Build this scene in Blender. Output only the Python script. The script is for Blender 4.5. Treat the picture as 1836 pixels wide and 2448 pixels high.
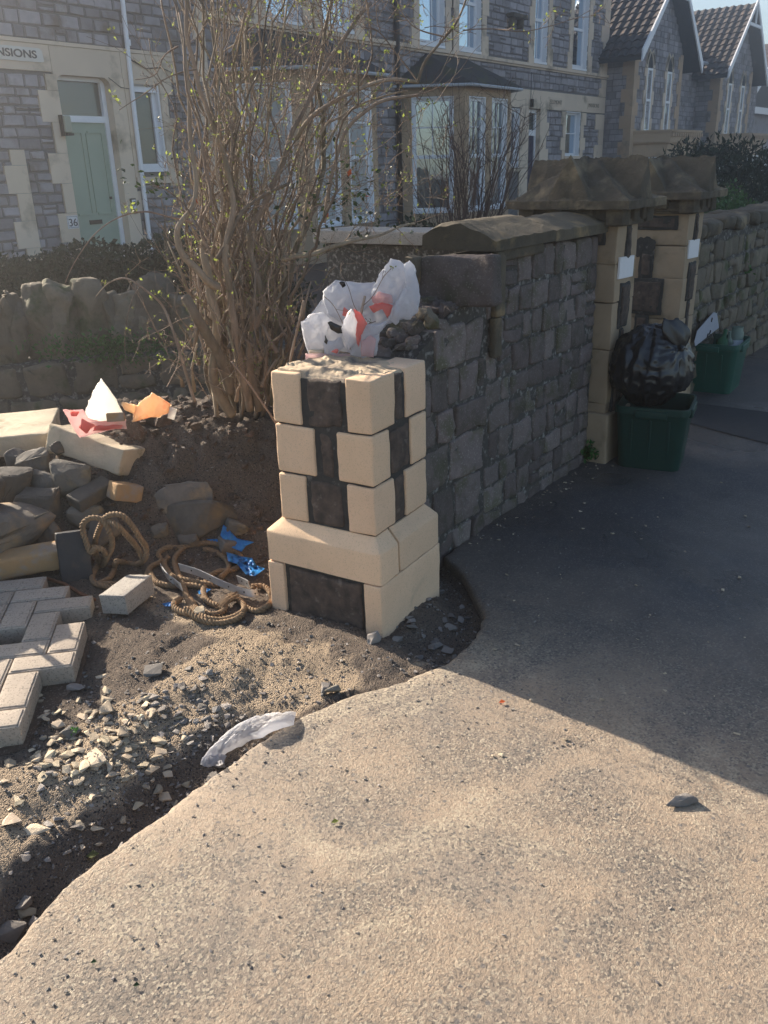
import bpy, bmesh, math, random
import numpy as np
from mathutils import Vector, Matrix, noise
R = math.radians
random.seed(7)
for o in list(bpy.data.objects): bpy.data.objects.remove(o)
SC = bpy.context.scene
COL = SC.collection

# ------------------------------------------------------------ camera (x = along the street, y = towards the houses)
EYE = 1.5
CX, CY, FP = 829.5, 1106.0, 2051*1659/1836
_dn = np.array([163., 5136, 2051]); _dn /= np.linalg.norm(_dn); _up = -_dn
_X = np.array([1632., -869, 2051]); _X -= _X.dot(_up)*_up; _X /= np.linalg.norm(_X)
_Y = np.cross(_up, _X); _Y = -_Y if _Y[0] > 0 else _Y
CM = np.stack([_X, _Y, _up])
cam = bpy.data.cameras.new('camera'); camo = bpy.data.objects.new('camera', cam); COL.objects.link(camo)
r_, u_, b_ = CM@[1, 0, 0], CM@[0, -1, 0], -(CM@[0, 0, 1])
camo.matrix_world = Matrix(((r_[0], u_[0], b_[0], 0), (r_[1], u_[1], b_[1], 0), (r_[2], u_[2], b_[2], EYE), (0, 0, 0, 1)))
cam.sensor_fit = 'VERTICAL'; cam.sensor_height = 24; cam.lens = 24*2051/2448
cam.clip_start = .05; cam.clip_end = 2000
SC.camera = camo

# ------------------------------------------------------------ light
AZ, EL = R(3.6), R(27)
w = bpy.data.worlds.new('World'); SC.world = w; w.use_nodes = True
sky = w.node_tree.nodes.new('ShaderNodeTexSky'); sky.sky_type = 'NISHITA'; sky.sun_disc = False
sky.sun_elevation = EL; sky.sun_rotation = AZ; sky.air_density = 1.0; sky.dust_density = 1.0
bg = w.node_tree.nodes['Background']; w.node_tree.links.new(sky.outputs[0], bg.inputs[0]); bg.inputs[1].default_value = .068
sd = bpy.data.lights.new('sun', 'SUN'); sd.energy = 5; sd.angle = R(.55); sd.color = (1, .88, .72)
so = bpy.data.objects.new('sun', sd); COL.objects.link(so)
so.rotation_euler = Vector((math.sin(AZ)*math.cos(EL), math.cos(AZ)*math.cos(EL), math.sin(EL))).to_track_quat('Z', 'Y').to_euler()
so.location = (0, 0, 20)
SC.view_settings.view_transform = 'Standard'; SC.view_settings.look = 'None'
SC.view_settings.gamma = 1; SC.view_settings.exposure = 1.55
FLARE_HAZE = .0085
SC.render.resolution_x = 768; SC.render.resolution_y = 1024

# ------------------------------------------------------------ helpers
def ray(px, py):
    return CM@np.array([(px-CX)/FP, (py-CY)/FP, 1.])
def onY(px, py, y): d = ray(px, py); t = y/d[1]; return Vector((d[0]*t, y, EYE+d[2]*t))
def onX(px, py, x): d = ray(px, py); t = x/d[0]; return Vector((x, d[1]*t, EYE+d[2]*t))
def onZ(px, py, z=0.): d = ray(px, py); t = (z-EYE)/d[2]; return Vector((d[0]*t, d[1]*t, z))
def atD(px, py, D): d = ray(px, py); t = D/math.hypot(d[0], d[1]); return Vector((d[0]*t, d[1]*t, EYE+d[2]*t))
def lerp(a, b, t): return a+(b-a)*t
def sstep(a, b, x):
    t = min(1, max(0, (x-a)/(b-a))); return t*t*(3-2*t)
def nz(x, y, z=0., s=1.): return noise.noise(Vector((x*s, y*s, z*s)))
def fbm(v, o=4): return noise.fractal(v, 1.0, 2.0, o)

MATS = {}
def mat(name, c1, c2=None, scale=20, rough=.85, bump=.3, bscale=60, bdist=.004, var=.0, c3=None, s3=5, t3=.55, speck=None,
        spscale=150, spt=.3, spec=.3, metal=0, trans=0, stretch=None, softness=.25, vor=0, vscale=100, detail=8, tcol=None):
    """noise blend of two colours, optional third blotch colour, specks, per-stone value from attribute 'var', bump"""
    m = bpy.data.materials.new(name); m.use_nodes = True; nt = m.node_tree; N = nt.nodes; L = nt.links
    P = N['Principled BSDF']; out = N['Material Output']
    tc = N.new('ShaderNodeTexCoord'); src = tc.outputs['Object']
    if stretch:
        mp = N.new('ShaderNodeMapping'); mp.inputs['Scale'].default_value = stretch; L.new(src, mp.inputs[0]); src = mp.outputs[0]
    def ns(s, d=6, r=.6):
        n = N.new('ShaderNodeTexNoise'); n.inputs['Scale'].default_value = s; n.inputs['Detail'].default_value = d
        n.inputs['Roughness'].default_value = r; L.new(src, n.inputs['Vector']); return n.outputs['Fac']
    def ramp(i, a, b):
        q = N.new('ShaderNodeMapRange'); q.inputs['From Min'].default_value = a; q.inputs['From Max'].default_value = b
        L.new(i, q.inputs['Value']); return q.outputs[0]
    def mix(f, a, b):
        q = N.new('ShaderNodeMix'); q.data_type = 'RGBA'
        if hasattr(f, 'links'): L.new(f, q.inputs[0])
        else: q.inputs[0].default_value = f
        for i, v in ((6, a), (7, b)):
            if hasattr(v, 'links'): L.new(v, q.inputs[i])
            else: q.inputs[i].default_value = (*v, 1)
        return q.outputs[2]
    c2 = c2 or c1
    col = mix(ramp(ns(scale, detail), .5-softness, .5+softness), c1, c2)
    if c3: col = mix(ramp(ns(s3, 5), t3-.06, t3+.1), col, c3)
    if speck:
        v = N.new('ShaderNodeTexVoronoi'); v.inputs['Scale'].default_value = spscale; L.new(src, v.inputs['Vector'])
        sx = N.new('ShaderNodeSeparateColor'); L.new(v.outputs['Color'], sx.inputs[0])
        col = mix(ramp(sx.outputs[0], 1-spt-.15, 1-spt+.15), col, speck)
    if var:
        a = N.new('ShaderNodeAttribute'); a.attribute_name = 'var'
        h = N.new('ShaderNodeHueSaturation'); L.new(ramp(a.outputs['Fac'], 0, 1), h.inputs['Value'])
        q = N.new('ShaderNodeMapRange'); q.inputs['To Min'].default_value = 1-var; q.inputs['To Max'].default_value = 1+var
        L.new(a.outputs['Fac'], q.inputs['Value']); L.new(q.outputs[0], h.inputs['Value'])
        q2 = N.new('ShaderNodeMath'); q2.operation = 'MULTIPLY'; q2.inputs[1].default_value = 7.3; L.new(a.outputs['Fac'], q2.inputs[0])
        q3 = N.new('ShaderNodeMath'); q3.operation = 'FRACT'; L.new(q2.outputs[0], q3.inputs[0])
        q4 = N.new('ShaderNodeMapRange'); q4.inputs['To Min'].default_value = .5-.035*var; q4.inputs['To Max'].default_value = .5+.02*var
        L.new(q3.outputs[0], q4.inputs['Value']); L.new(q4.outputs[0], h.inputs['Hue'])
        L.new(col, h.inputs['Color']); col = h.outputs[0]
    L.new(col, P.inputs['Base Color'])
    P.inputs['Roughness'].default_value = rough; P.inputs['Specular IOR Level'].default_value = spec; P.inputs['Metallic'].default_value = metal
    if bump:
        b = N.new('ShaderNodeBump'); b.inputs['Strength'].default_value = bump; b.inputs['Distance'].default_value = bdist
        hsrc = ns(bscale, 8, .7)
        if vor:
            v2 = N.new('ShaderNodeTexVoronoi'); v2.inputs['Scale'].default_value = vscale; L.new(src, v2.inputs['Vector'])
            ad = N.new('ShaderNodeMath'); ad.operation = 'MULTIPLY_ADD'; ad.inputs[1].default_value = -vor
            L.new(v2.outputs['Distance'], ad.inputs[0]); L.new(hsrc, ad.inputs[2]); hsrc = ad.outputs[0]
        L.new(hsrc, b.inputs['Height']); L.new(b.outputs[0], P.inputs['Normal'])
    if trans:
        t = N.new('ShaderNodeBsdfTranslucent')
        if tcol: t.inputs[0].default_value = (*tcol, 1)
        else: L.new(col, t.inputs[0])
        mx = N.new('ShaderNodeMixShader'); mx.inputs[0].default_value = trans
        L.new(P.outputs[0], mx.inputs[1]); L.new(t.outputs[0], mx.inputs[2]); L.new(mx.outputs[0], out.inputs[0])
    MATS[name] = m; return m

class MB:
    def __init__(s): s.v = []; s.f = []; s.a = []
    def add(s, vs, fs, a=None):
        n = len(s.v); s.v += [tuple(x) for x in vs]; s.f += [tuple(i+n for i in f) for f in fs]
        if a is None: a = random.random()
        s.a += [a]*len(fs)
    def box(s, c, d, rot=None, a=None):
        hx, hy, hz = d[0]/2, d[1]/2, d[2]/2
        vs = [Vector((x, y, z)) for z in (-hz, hz) for y in (-hy, hy) for x in (-hx, hx)]
        if rot is not None: vs = [rot@v for v in vs]
        s.add([v+Vector(c) for v in vs], [(0, 2, 3, 1), (4, 5, 7, 6), (0, 1, 5, 4), (2, 6, 7, 3), (0, 4, 6, 2), (1, 3, 7, 5)], a)
    def bb(s, x0, x1, y0, y1, z0, z1, a=None): s.box(((x0+x1)/2, (y0+y1)/2, (z0+z1)/2), (x1-x0, y1-y0, z1-z0), None, a)
    def rblock(s, c, d, rot=None, r=.01, amp=.003, nf=30, cell=.03, a=None, warp=0):
        """box with rounded edges and a weathered skin"""
        def axis(h, full):
            rr = min(r, h*.9); n = max(1, int((full-2*rr)/cell)); n = min(n, 14)
            mid = [(-h+rr)+(2*h-2*rr)*i/n for i in range(n+1)]
            return [-h, -h+rr*.4]+mid+[h-rr*.4, h]
        hs = [x/2 for x in d]; ax = [axis(h, 2*h) for h in hs]
        sd_ = random.random()*100; idx = {}; vs = []; fs = []
        c = Vector(c)
        def vert(p):
            k = tuple(round(q, 6) for q in p)
            if k in idx: return idx[k]
            rr = min([r]+[h*.9 for h in hs])
            q = Vector(p); inn = Vector([max(-(h-rr), min(h-rr, x)) for x, h in zip(q, hs)]); dd = q-inn
            n = dd.normalized() if dd.length > 1e-9 else Vector((0, 0, 1))
            if dd.length > 1e-9: q = inn+n*rr
            if warp:
                q = q+noise.noise_vector(q*(2/max(d))+Vector((sd_, 0, 0)))*warp
            if amp: q = q+n*(fbm((q+Vector((sd_, sd_, 0)))*nf)*amp)
            if rot is not None: q = rot@q
            idx[k] = len(vs); vs.append(q+c); return idx[k]
        for i in range(3):
            j, k = (i+1) % 3, (i+2) % 3
            for sg in (-1, 1):
                for p in range(len(ax[j])-1):
                    for q in range(len(ax[k])-1):
                        t = []
                        for (aa, bb) in ((p, q), (p+1, q), (p+1, q+1), (p, q+1)):
                            v = [0, 0, 0]; v[i] = sg*hs[i]; v[j] = ax[j][aa]; v[k] = ax[k][bb]; t.append(vert(v))
                        if sg < 0: t.reverse()
                        fs.append(t)
        s.add(vs, fs, a)
    def tube(s, pts, rad, n=6, a=None, cap=True):
        pts = [Vector(p) for p in pts]; m = len(pts)
        if not hasattr(rad, '__len__'): rad = [rad]*m
        vs = []; fs = []; t0 = (pts[1]-pts[0]).normalized(); nn = t0.orthogonal().normalized()
        for i, p in enumerate(pts):
            t = ((pts[min(i+1, m-1)]-pts[max(i-1, 0)])); t = t.normalized() if t.length > 1e-9 else t0
            nn = (nn-t*nn.dot(t)); nn = nn.normalized() if nn.length > 1e-6 else t.orthogonal().normalized()
            bb = t.cross(nn)
            for k in range(n):
                an = 2*math.pi*k/n; vs.append(p+(nn*math.cos(an)+bb*math.sin(an))*rad[i])
        for i in range(m-1):
            for k in range(n): fs.append((i*n+k, i*n+(k+1) % n, (i+1)*n+(k+1) % n, (i+1)*n+k))
        if cap: fs.append(tuple(range(n))[::-1]); fs.append(tuple((m-1)*n+k for k in range(n)))
        s.add(vs, fs, a)
    def rock(s, c, d, rot=None, rough=.06, sub=1, npts=16, a=None, seed=None):
        rn = random.Random(seed if seed is not None else random.random())
        bm = bmesh.new()
        for i in range(npts):
            v = Vector((rn.gauss(0, 1), rn.gauss(0, 1), rn.gauss(0, 1))).normalized()
            v = Vector([math.copysign(min(1, abs(q)*1.35), q) for q in v])
            bm.verts.new((v.x*d[0]/2, v.y*d[1]/2, v.z*d[2]/2))
        bmesh.ops.convex_hull(bm, input=bm.verts)
        for v in [v for v in bm.verts if not v.link_faces]: bm.verts.remove(v)
        if sub:
            bmesh.ops.bevel(bm, geom=list(bm.edges), offset=min(d)*.05, segments=1, affect='EDGES', profile=.5)
            bmesh.ops.triangulate(bm, faces=bm.faces)
            bmesh.ops.subdivide_edges(bm, edges=bm.edges, cuts=sub, use_grid_fill=True)
        bm.normal_update(); o = rn.random()*50; bm.verts.index_update(); vs = []
        for v in bm.verts:
            q = v.co+v.normal*(fbm(v.co*(3/max(d))+Vector((o, 0, 0)))*rough*min(d)) if sub else v.co.copy()
            if rot is not None: q = rot@q
            vs.append(q+Vector(c))
        s.add(vs, [[v.index for v in f.verts] for f in bm.faces], a); bm.free()
    def build(s, name, m, parent=None, org=None, smooth=False, angle=None):
        me = bpy.data.meshes.new(name); o = bpy.data.objects.new(name, me); COL.objects.link(o)
        off = Vector((0, 0, 0))
        if parent is not None:
            o.parent = parent; off = Vector(parent.get('_w', (0, 0, 0)))
            o['_w'] = tuple(off)
        elif org is not None: off = Vector(org); o.location = off; o['_w'] = tuple(off)
        else: o['_w'] = (0., 0., 0.)
        V = np.array([tuple(v) for v in s.v])-np.array(tuple(off))
        me.from_pydata(V.tolist(), [], s.f)
        at = me.attributes.new('var', 'FLOAT', 'FACE'); at.data.foreach_set('value', s.a)
        if smooth:
            me.polygons.foreach_set('use_smooth', [True]*len(me.polygons))
            if angle: me.set_sharp_from_angle(angle=R(angle))
        me.materials.append(m if not isinstance(m, str) else MATS[m]); me.update()
        return o

def empty(name, loc):
    o = bpy.data.objects.new(name, None); COL.objects.link(o); o.location = loc; o.empty_display_size = .1
    o['_w'] = tuple(loc); return o
def tag(o, label, cat, group=None, kind=None):
    if label: o['label'] = label
    if cat: o['category'] = cat
    if group: o['group'] = group
    if kind: o['kind'] = kind
    return o
def struct(o): o['kind'] = 'structure'; return o
def thing(name, loc, label, cat, group=None): return tag(empty(name, loc), label, cat, group)

# ------------------------------------------------------------ materials
mat('cream_stone', (.74, .52, .345), (.66, .46, .30), scale=7, bump=.4, bscale=170, bdist=.0022, var=.07, rough=.9, c3=(.47, .35, .24), s3=8, t3=.68, speck=(.50, .36, .24), spscale=330, spt=.05)
mat('dark_mortar', (.055, .052, .048), (.03, .03, .03), scale=40, bump=.8, bscale=60, bdist=.006, c3=(.16, .15, .14), s3=30, t3=.64)
mat('purple_stone', (.125, .09, .072), (.05, .041, .037), scale=22, bump=1, bscale=55, bdist=.009, c3=(.20, .165, .14), s3=26, t3=.66, softness=.16)
mat('top_mortar', (.56, .43, .29), (.42, .33, .23), scale=12, bump=.6, bscale=60, bdist=.004, c3=(.15, .13, .11), s3=11, t3=.55)
mat('wall_stone', (.175, .14, .13), (.10, .083, .077), scale=14, bump=.8, bscale=50, bdist=.008, var=.38, c3=(.085, .08, .05), s3=7, t3=.56, speck=(.26, .24, .22), spscale=190, spt=.02)
mat('wall_mortar', (.095, .088, .08), (.05, .047, .043), scale=30, bump=1, bscale=70, bdist=.012, c3=(.30, .29, .27), s3=38, t3=.58)
mat('coping_stone', (.13, .105, .072), (.06, .053, .04), scale=10, bump=.9, bscale=40, bdist=.01, var=.15, c3=(.27, .19, .10), s3=6, t3=.60)
mat('cap_stone', (.125, .10, .07), (.05, .043, .032), scale=9, bump=1, bscale=35, bdist=.012, c3=(.24, .185, .115), s3=5, t3=.58)
mat('post_stone', (.40, .295, .195), (.30, .225, .15), scale=6, bump=.5, bscale=50, bdist=.006, c3=(.15, .115, .06), s3=3.5, t3=.60)
mat('rubble', (.165, .148, .125), (.09, .082, .072), scale=12, bump=.9, bscale=45, bdist=.007, var=.35, c3=(.22, .16, .09), s3=7, t3=.6)
mat('cock_stone', (.20, .165, .12), (.12, .10, .075), scale=10, bump=1, bscale=30, bdist=.012, var=.25, c3=(.06, .075, .03), s3=6, t3=.58)
mat('lit_slab', (.56, .46, .33), (.42, .35, .26), scale=12, bump=.9, bscale=45, bdist=.007, c3=(.22, .19, .12), s3=9, t3=.6)
mat('house_stone', (.35, .32, .335), (.24, .222, .235), scale=6, bump=.7, bscale=22, bdist=.012, var=.28, c3=(.17, .14, .125), s3=2.5, t3=.58)
mat('house_mortar', (.18, .168, .165), (.13, .122, .12), scale=14, bump=.6, bscale=30)
mat('bath_stone', (.72, .58, .44), (.62, .50, .39), scale=1.6, bump=.3, bscale=40, bdist=.004, var=.07, c3=(.22, .175, .12), s3=1.3, t3=.60)
mat('bay_stone', (.52, .36, .23), (.43, .31, .205), scale=2.2, bump=.3, bscale=40, bdist=.004, var=.07, c3=(.19, .145, .095), s3=1.6, t3=.6)
mat('white_paint', (.86, .86, .88), (.80, .80, .83), scale=6, rough=.45, bump=.05)
mat('white_plaque', (.78, .76, .76), (.72, .70, .70), scale=6, rough=.6, bump=.05)
mat('sign_board', (.72, .68, .62), (.62, .58, .52), scale=4, rough=.7, bump=.1)
mat('dark_letters', (.06, .055, .06), rough=.7, bump=0)
mat('worn_letters', (.22, .18, .13), rough=.9, bump=0)
mat('green_door', (.34, .41, .32), (.31, .38, .30), scale=3, rough=.5, bump=.05)
mat('blue_door', (.015, .02, .06), rough=.4, bump=.02)
mat('gutter', (.45, .46, .48), rough=.5, bump=0)
mat('black_iron', (.018, .018, .02), rough=.5, bump=.1)
mat('slate_roof', (.05, .048, .05), (.035, .035, .038), scale=8, bump=.6, bscale=30, bdist=.01, c3=(.06, .065, .03), s3=3, t3=.55)
mat('roof_tile', (.07, .055, .05), (.05, .043, .042), scale=5, bump=.5, bscale=30, bdist=.006, var=.2, rough=.8, c3=(.13, .085, .06), s3=3, t3=.64)
mat('curtain', (.50, .50, .48), (.38, .38, .37), scale=1.2, bump=.4, bscale=4, stretch=(9, 9, .3), bdist=.02)
mat('bin_green', (.008, .045, .034), (.006, .036, .028), scale=6, rough=.5, bump=.1, bscale=80, bdist=.001)
mat('black_plastic', (.010, .010, .012), rough=.26, bump=.35, bscale=22, bdist=.01, spec=.6)
mat('bag_white', (.84, .84, .87), (.72, .72, .76), scale=9, rough=.36, bump=.8, bscale=24, bdist=.012, trans=.55, spec=.4)
mat('bag_red', (.78, .16, .13), (.80, .42, .38), scale=9, rough=.45, bump=.4, bscale=26, bdist=.01, trans=.5)
mat('bag_pink', (.80, .42, .40), (.84, .74, .74), scale=6, rough=.45, bump=.4, bscale=26, bdist=.01, trans=.5)
mat('paper_white', (.92, .90, .86), (.88, .84, .78), scale=7, rough=.7, bump=.3, bscale=25, bdist=.006, trans=.72)
mat('paper_orange', (.90, .62, .38), (.88, .74, .55), scale=10, rough=.7, bump=.3, bscale=25, bdist=.006, trans=.6, c3=(.85, .25, .10), s3=9, t3=.57)
mat('blue_tarp', (.035, .25, .62), (.03, .18, .48), scale=20, rough=.4, bump=.3, bscale=120, bdist=.002, trans=.2)
mat('rope', (.30, .20, .115), (.17, .115, .07), scale=60, bump=.8, bscale=220, bdist=.002)
mat('zinc', (.55, .56, .57), (.40, .41, .43), scale=30, metal=.7, rough=.45, bump=.15)
mat('rust', (.16, .065, .03), (.09, .04, .025), scale=50, bump=.5, bscale=120)
mat('bark', (.34, .27, .195), (.14, .11, .085), scale=30, bump=.9, bscale=55, bdist=.004, stretch=(1, 1, .25), var=.45, c3=(.13, .11, .06), s3=9, t3=.6)
mat('twig', (.27, .20, .145), (.15, .11, .085), scale=30, bump=.3, bscale=90, var=.3)
mat('twig_red', (.10, .065, .055), (.06, .045, .04), scale=30, bump=.2, var=.3)
mat('leaf_new', (.17, .19, .06), (.10, .125, .045), scale=30, rough=.4, bump=.1, trans=.5, var=.35, tcol=(.27, .33, .07))
mat('leaf_dark', (.03, .055, .02), (.02, .04, .016), scale=20, rough=.4, bump=.1, trans=.25, var=.4)
mat('leaf_hedge', (.022, .036, .018), (.014, .026, .014), scale=10, rough=.55, bump=.2, trans=.15, var=.5)
mat('leaf_ceanothus', (.06, .14, .03), (.04, .10, .025), scale=10, rough=.5, bump=.2, trans=.2, var=.4)
mat('fern', (.05, .15, .03), (.03, .10, .02), scale=20, rough=.5, bump=.1, trans=.3, var=.4)
mat('leaf_red', (.55, .12, .04), rough=.5, bump=.1, trans=.5)
mat('soil', (.12, .082, .06), (.07, .05, .04), scale=20, bump=1, bscale=70, bdist=.012, c3=(.17, .10, .07), s3=12, t3=.6, speck=(.30, .25, .2), spscale=260, spt=.02)
mat('grey_brick', (.36, .33, .29), (.28, .26, .235), scale=18, bump=.6, bscale=110, bdist=.003, speck=(.14, .13, .12), spscale=260, spt=.12)
mat('paver', (.40, .335, .27), (.33, .28, .23), scale=10, bump=.5, bscale=120, bdist=.003, var=.12, speck=(.16, .14, .12), spscale=240, spt=.10)
mat('dark_brick', (.028, .03, .036), (.018, .02, .024), scale=12, bump=.3, bscale=40, rough=.55, c3=(.07, .055, .045), s3=9, t3=.6)
mat('tan_block', (.42, .26, .13), (.29, .19, .10), scale=12, bump=.7, bscale=60, bdist=.004, c3=(.30, .25, .21), s3=12, t3=.57)
mat('chip', (.50, .40, .27), (.34, .29, .22), scale=14, bump=.6, bscale=90, bdist=.003, var=.35)
mat('grey_chip', (.25, .225, .20), (.15, .135, .125), scale=14, bump=.6, bscale=90, bdist=.003, var=.4)
mat('lantern_glass', (.48, .50, .40), rough=.2, bump=0, trans=.3)
mat('clear_glass', (.30, .38, .33), rough=.1, bump=0, trans=.5)
mat('green_glass', (.02, .10, .04), rough=.1, bump=0)
mat('label_white', (.7, .72, .75), rough=.6, bump=0)
mat('label_blue', (.05, .10, .5), rough=.6, bump=0)
mat('card_grey', (.36, .37, .42), (.32, .33, .38), scale=8, rough=.8, bump=.1)
mat('asphalt', (.05, .05, .052), (.035, .035, .037), scale=30, bump=.6, bscale=140, bdist=.004)

for n_ in ('bag_white', 'bag_pink'): MATS[n_].node_tree.nodes['Principled BSDF'].inputs['Alpha'].default_value = .72
def glass_mat(name, dark, refl):
    m = bpy.data.materials.new(name); m.use_nodes = True; nt = m.node_tree; N = nt.nodes; L = nt.links
    P = N['Principled BSDF']; P.inputs['Base Color'].default_value = (*dark, 1); P.inputs['Roughness'].default_value = .3
    g = N.new('ShaderNodeBsdfGlossy'); g.inputs['Roughness'].default_value = .02; g.inputs[0].default_value = (.72, .86, 1, 1)
    mx = N.new('ShaderNodeMixShader'); mx.inputs[0].default_value = refl
    n = N.new('ShaderNodeTexNoise'); n.inputs['Scale'].default_value = 1.6; b = N.new('ShaderNodeBump'); b.inputs['Strength'].default_value = .12
    b.inputs['Distance'].default_value = .05
    L.new(n.outputs['Fac'], b.inputs['Height']); L.new(b.outputs[0], g.inputs['Normal'])
    L.new(P.outputs[0], mx.inputs[1]); L.new(g.outputs[0], mx.inputs[2]); L.new(mx.outputs[0], N['Material Output'].inputs[0])
    MATS[name] = m
glass_mat('window_glass', (.05, .055, .05), .34)
glass_mat('sky_glass', (.04, .05, .06), .75)
glass_mat('lead_glass', (.035, .05, .045), .05)

def pave_mat():
    m = bpy.data.materials.new('concrete_paving'); m.use_nodes = True; nt = m.node_tree; N = nt.nodes; L = nt.links; P = N['Principled BSDF']
    tc = N.new('ShaderNodeTexCoord'); S = tc.outputs['Object']
    def ns(s, d=8, r=.6, dist=0):
        n = N.new('ShaderNodeTexNoise'); n.inputs['Scale'].default_value = s; n.inputs['Detail'].default_value = d
        n.inputs['Roughness'].default_value = r; n.inputs['Distortion'].default_value = dist; L.new(S, n.inputs['Vector']); return n.outputs['Fac']
    def mr(i, a, b, c=0, d=1):
        q = N.new('ShaderNodeMapRange'); 
        for k, v in zip(('From Min', 'From Max', 'To Min', 'To Max'), (a, b, c, d)): q.inputs[k].default_value = v
        L.new(i, q.inputs['Value']); return q.outputs[0]
    def mix(f, a, b):
        q = N.new('ShaderNodeMix'); q.data_type = 'RGBA'; L.new(f, q.inputs[0])
        for i, v in ((6, a), (7, b)):
            if hasattr(v, 'links'): L.new(v, q.inputs[i])
            else: q.inputs[i].default_value = (*v, 1)
        return q.outputs[2]
    def ma(op, a, b):
        q = N.new('ShaderNodeMath'); q.operation = op
        for i, v in ((0, a), (1, b)):
            if hasattr(v, 'links'): L.new(v, q.inputs[i])
            else: q.inputs[i].default_value = v
        return q.outputs[0]
    # worn tar-coated slab with dusty sandy film (thick near the dug-up edge) and exposed aggregate
    sx = N.new('ShaderNodeSeparateXYZ'); L.new(S, sx.inputs[0])
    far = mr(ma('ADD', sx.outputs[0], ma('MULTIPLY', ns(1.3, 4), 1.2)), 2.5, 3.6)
    film = mr(ma('ADD', ns(3.1, 11, .66, .5), ma('MULTIPLY', ns(34, 7, .75), .42)), .58, .82)
    dust = film; inv = mr(film, 0, 1, 1, .40)
    c = mix(mr(ns(75, 6, .7), .32, .68), (.155, .128, .106), (.262, .208, .158))
    c = mix(mr(ns(1.6, 6, .6), .35, .65, 0, .45), c, (.20, .165, .13))
    c = mix(ma('MULTIPLY', film, .80), c, mix(mr(ns(7, 8), .35, .65), (.33, .25, .175), (.385, .285, .195)))
    v = N.new('ShaderNodeTexVoronoi'); v.inputs['Scale'].default_value = 175; L.new(S, v.inputs['Vector'])
    sc = N.new('ShaderNodeSeparateColor'); L.new(v.outputs['Color'], sc.inputs[0])
    agg = mr(ns(2.1, 7, .6), .36, .60)
    g1 = ma('MULTIPLY', mr(sc.outputs[0], .70, .82), ma('MULTIPLY', inv, mr(agg, 0, 1, .30, .85)))
    c = mix(g1, c, (.46, .39, .29))
    c = mix(ma('MULTIPLY', mr(sc.outputs[1], .72, .84), ma('MULTIPLY', inv, .75)), c, (.06, .056, .056))
    v4 = N.new('ShaderNodeTexVoronoi'); v4.inputs['Scale'].default_value = 60; L.new(S, v4.inputs['Vector'])
    s4 = N.new('ShaderNodeSeparateColor'); L.new(v4.outputs['Color'], s4.inputs[0])
    c = mix(ma('MULTIPLY', mr(s4.outputs[0], .93, .96), ma('MULTIPLY', mr(v4.outputs['Distance'], .25, .4, 1, 0), .7)), c, (.10, .10, .105))
    pale = mr(ma('ADD', ns(1.7, 8, .66, .8), ma('MULTIPLY', sc.outputs[2], .13)), .635, .70)
    c = mix(ma('MULTIPLY', pale, .6), c, (.48, .40, .285))
    # darker tone further along the street: shade painted in, damp in places
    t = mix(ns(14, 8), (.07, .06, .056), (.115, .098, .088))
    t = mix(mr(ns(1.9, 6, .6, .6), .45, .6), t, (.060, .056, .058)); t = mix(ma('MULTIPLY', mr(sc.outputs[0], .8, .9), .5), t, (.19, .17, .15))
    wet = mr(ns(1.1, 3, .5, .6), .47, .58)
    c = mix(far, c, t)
    # hairline cracks
    v3 = N.new('ShaderNodeTexVoronoi'); v3.feature = 'DISTANCE_TO_EDGE'; v3.inputs['Scale'].default_value = .85
    va = N.new('ShaderNodeVectorMath'); va.operation = 'ADD'; nn = N.new('ShaderNodeTexNoise'); nn.inputs['Scale'].default_value = 5; nn.inputs['Detail'].default_value = 6
    L.new(S, nn.inputs['Vector']); vs = N.new('ShaderNodeVectorMath'); vs.operation = 'SCALE'; vs.inputs[3].default_value = .22
    L.new(nn.outputs['Color'], vs.inputs[0]); L.new(S, va.inputs[0]); L.new(vs.outputs[0], va.inputs[1]); L.new(va.outputs[0], v3.inputs['Vector'])
    crack = ma('MULTIPLY', mr(v3.outputs['Distance'], .0, .0035, 1, 0), mr(ns(1.7, 3), .5, .6))
    c = mix(ma('MULTIPLY', crack, .22), c, (.06, .05, .045))
    L.new(c, P.inputs['Base Color'])
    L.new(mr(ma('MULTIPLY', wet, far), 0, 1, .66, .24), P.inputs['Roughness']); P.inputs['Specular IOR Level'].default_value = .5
    v2 = N.new('ShaderNodeTexVoronoi'); v2.inputs['Scale'].default_value = 150; L.new(S, v2.inputs['Vector'])
    h = ma('ADD', ma('MULTIPLY', ns(115, 9, .78), ma('MULTIPLY', mr(agg, 0, 1, .75, 1.9), mr(dust, 0, 1, 1, .7))), ma('MULTIPLY', v2.outputs['Distance'], ma('MULTIPLY', agg, -.5)))
    h = ma('ADD', h, ma('MULTIPLY', ns(13, 8, .6, .5), .6)); h = ma('SUBTRACT', h, ma('MULTIPLY', crack, .2))
    h = ma('ADD', h, ma('MULTIPLY', ns(330, 4), .6))
    b = N.new('ShaderNodeBump'); b.inputs['Strength'].default_value = 1; b.inputs['Distance'].default_value = .0042
    L.new(h, b.inputs['Height']); L.new(b.outputs[0], P.inputs['Normal'])
    MATS['paving'] = m
pave_mat()
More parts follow.
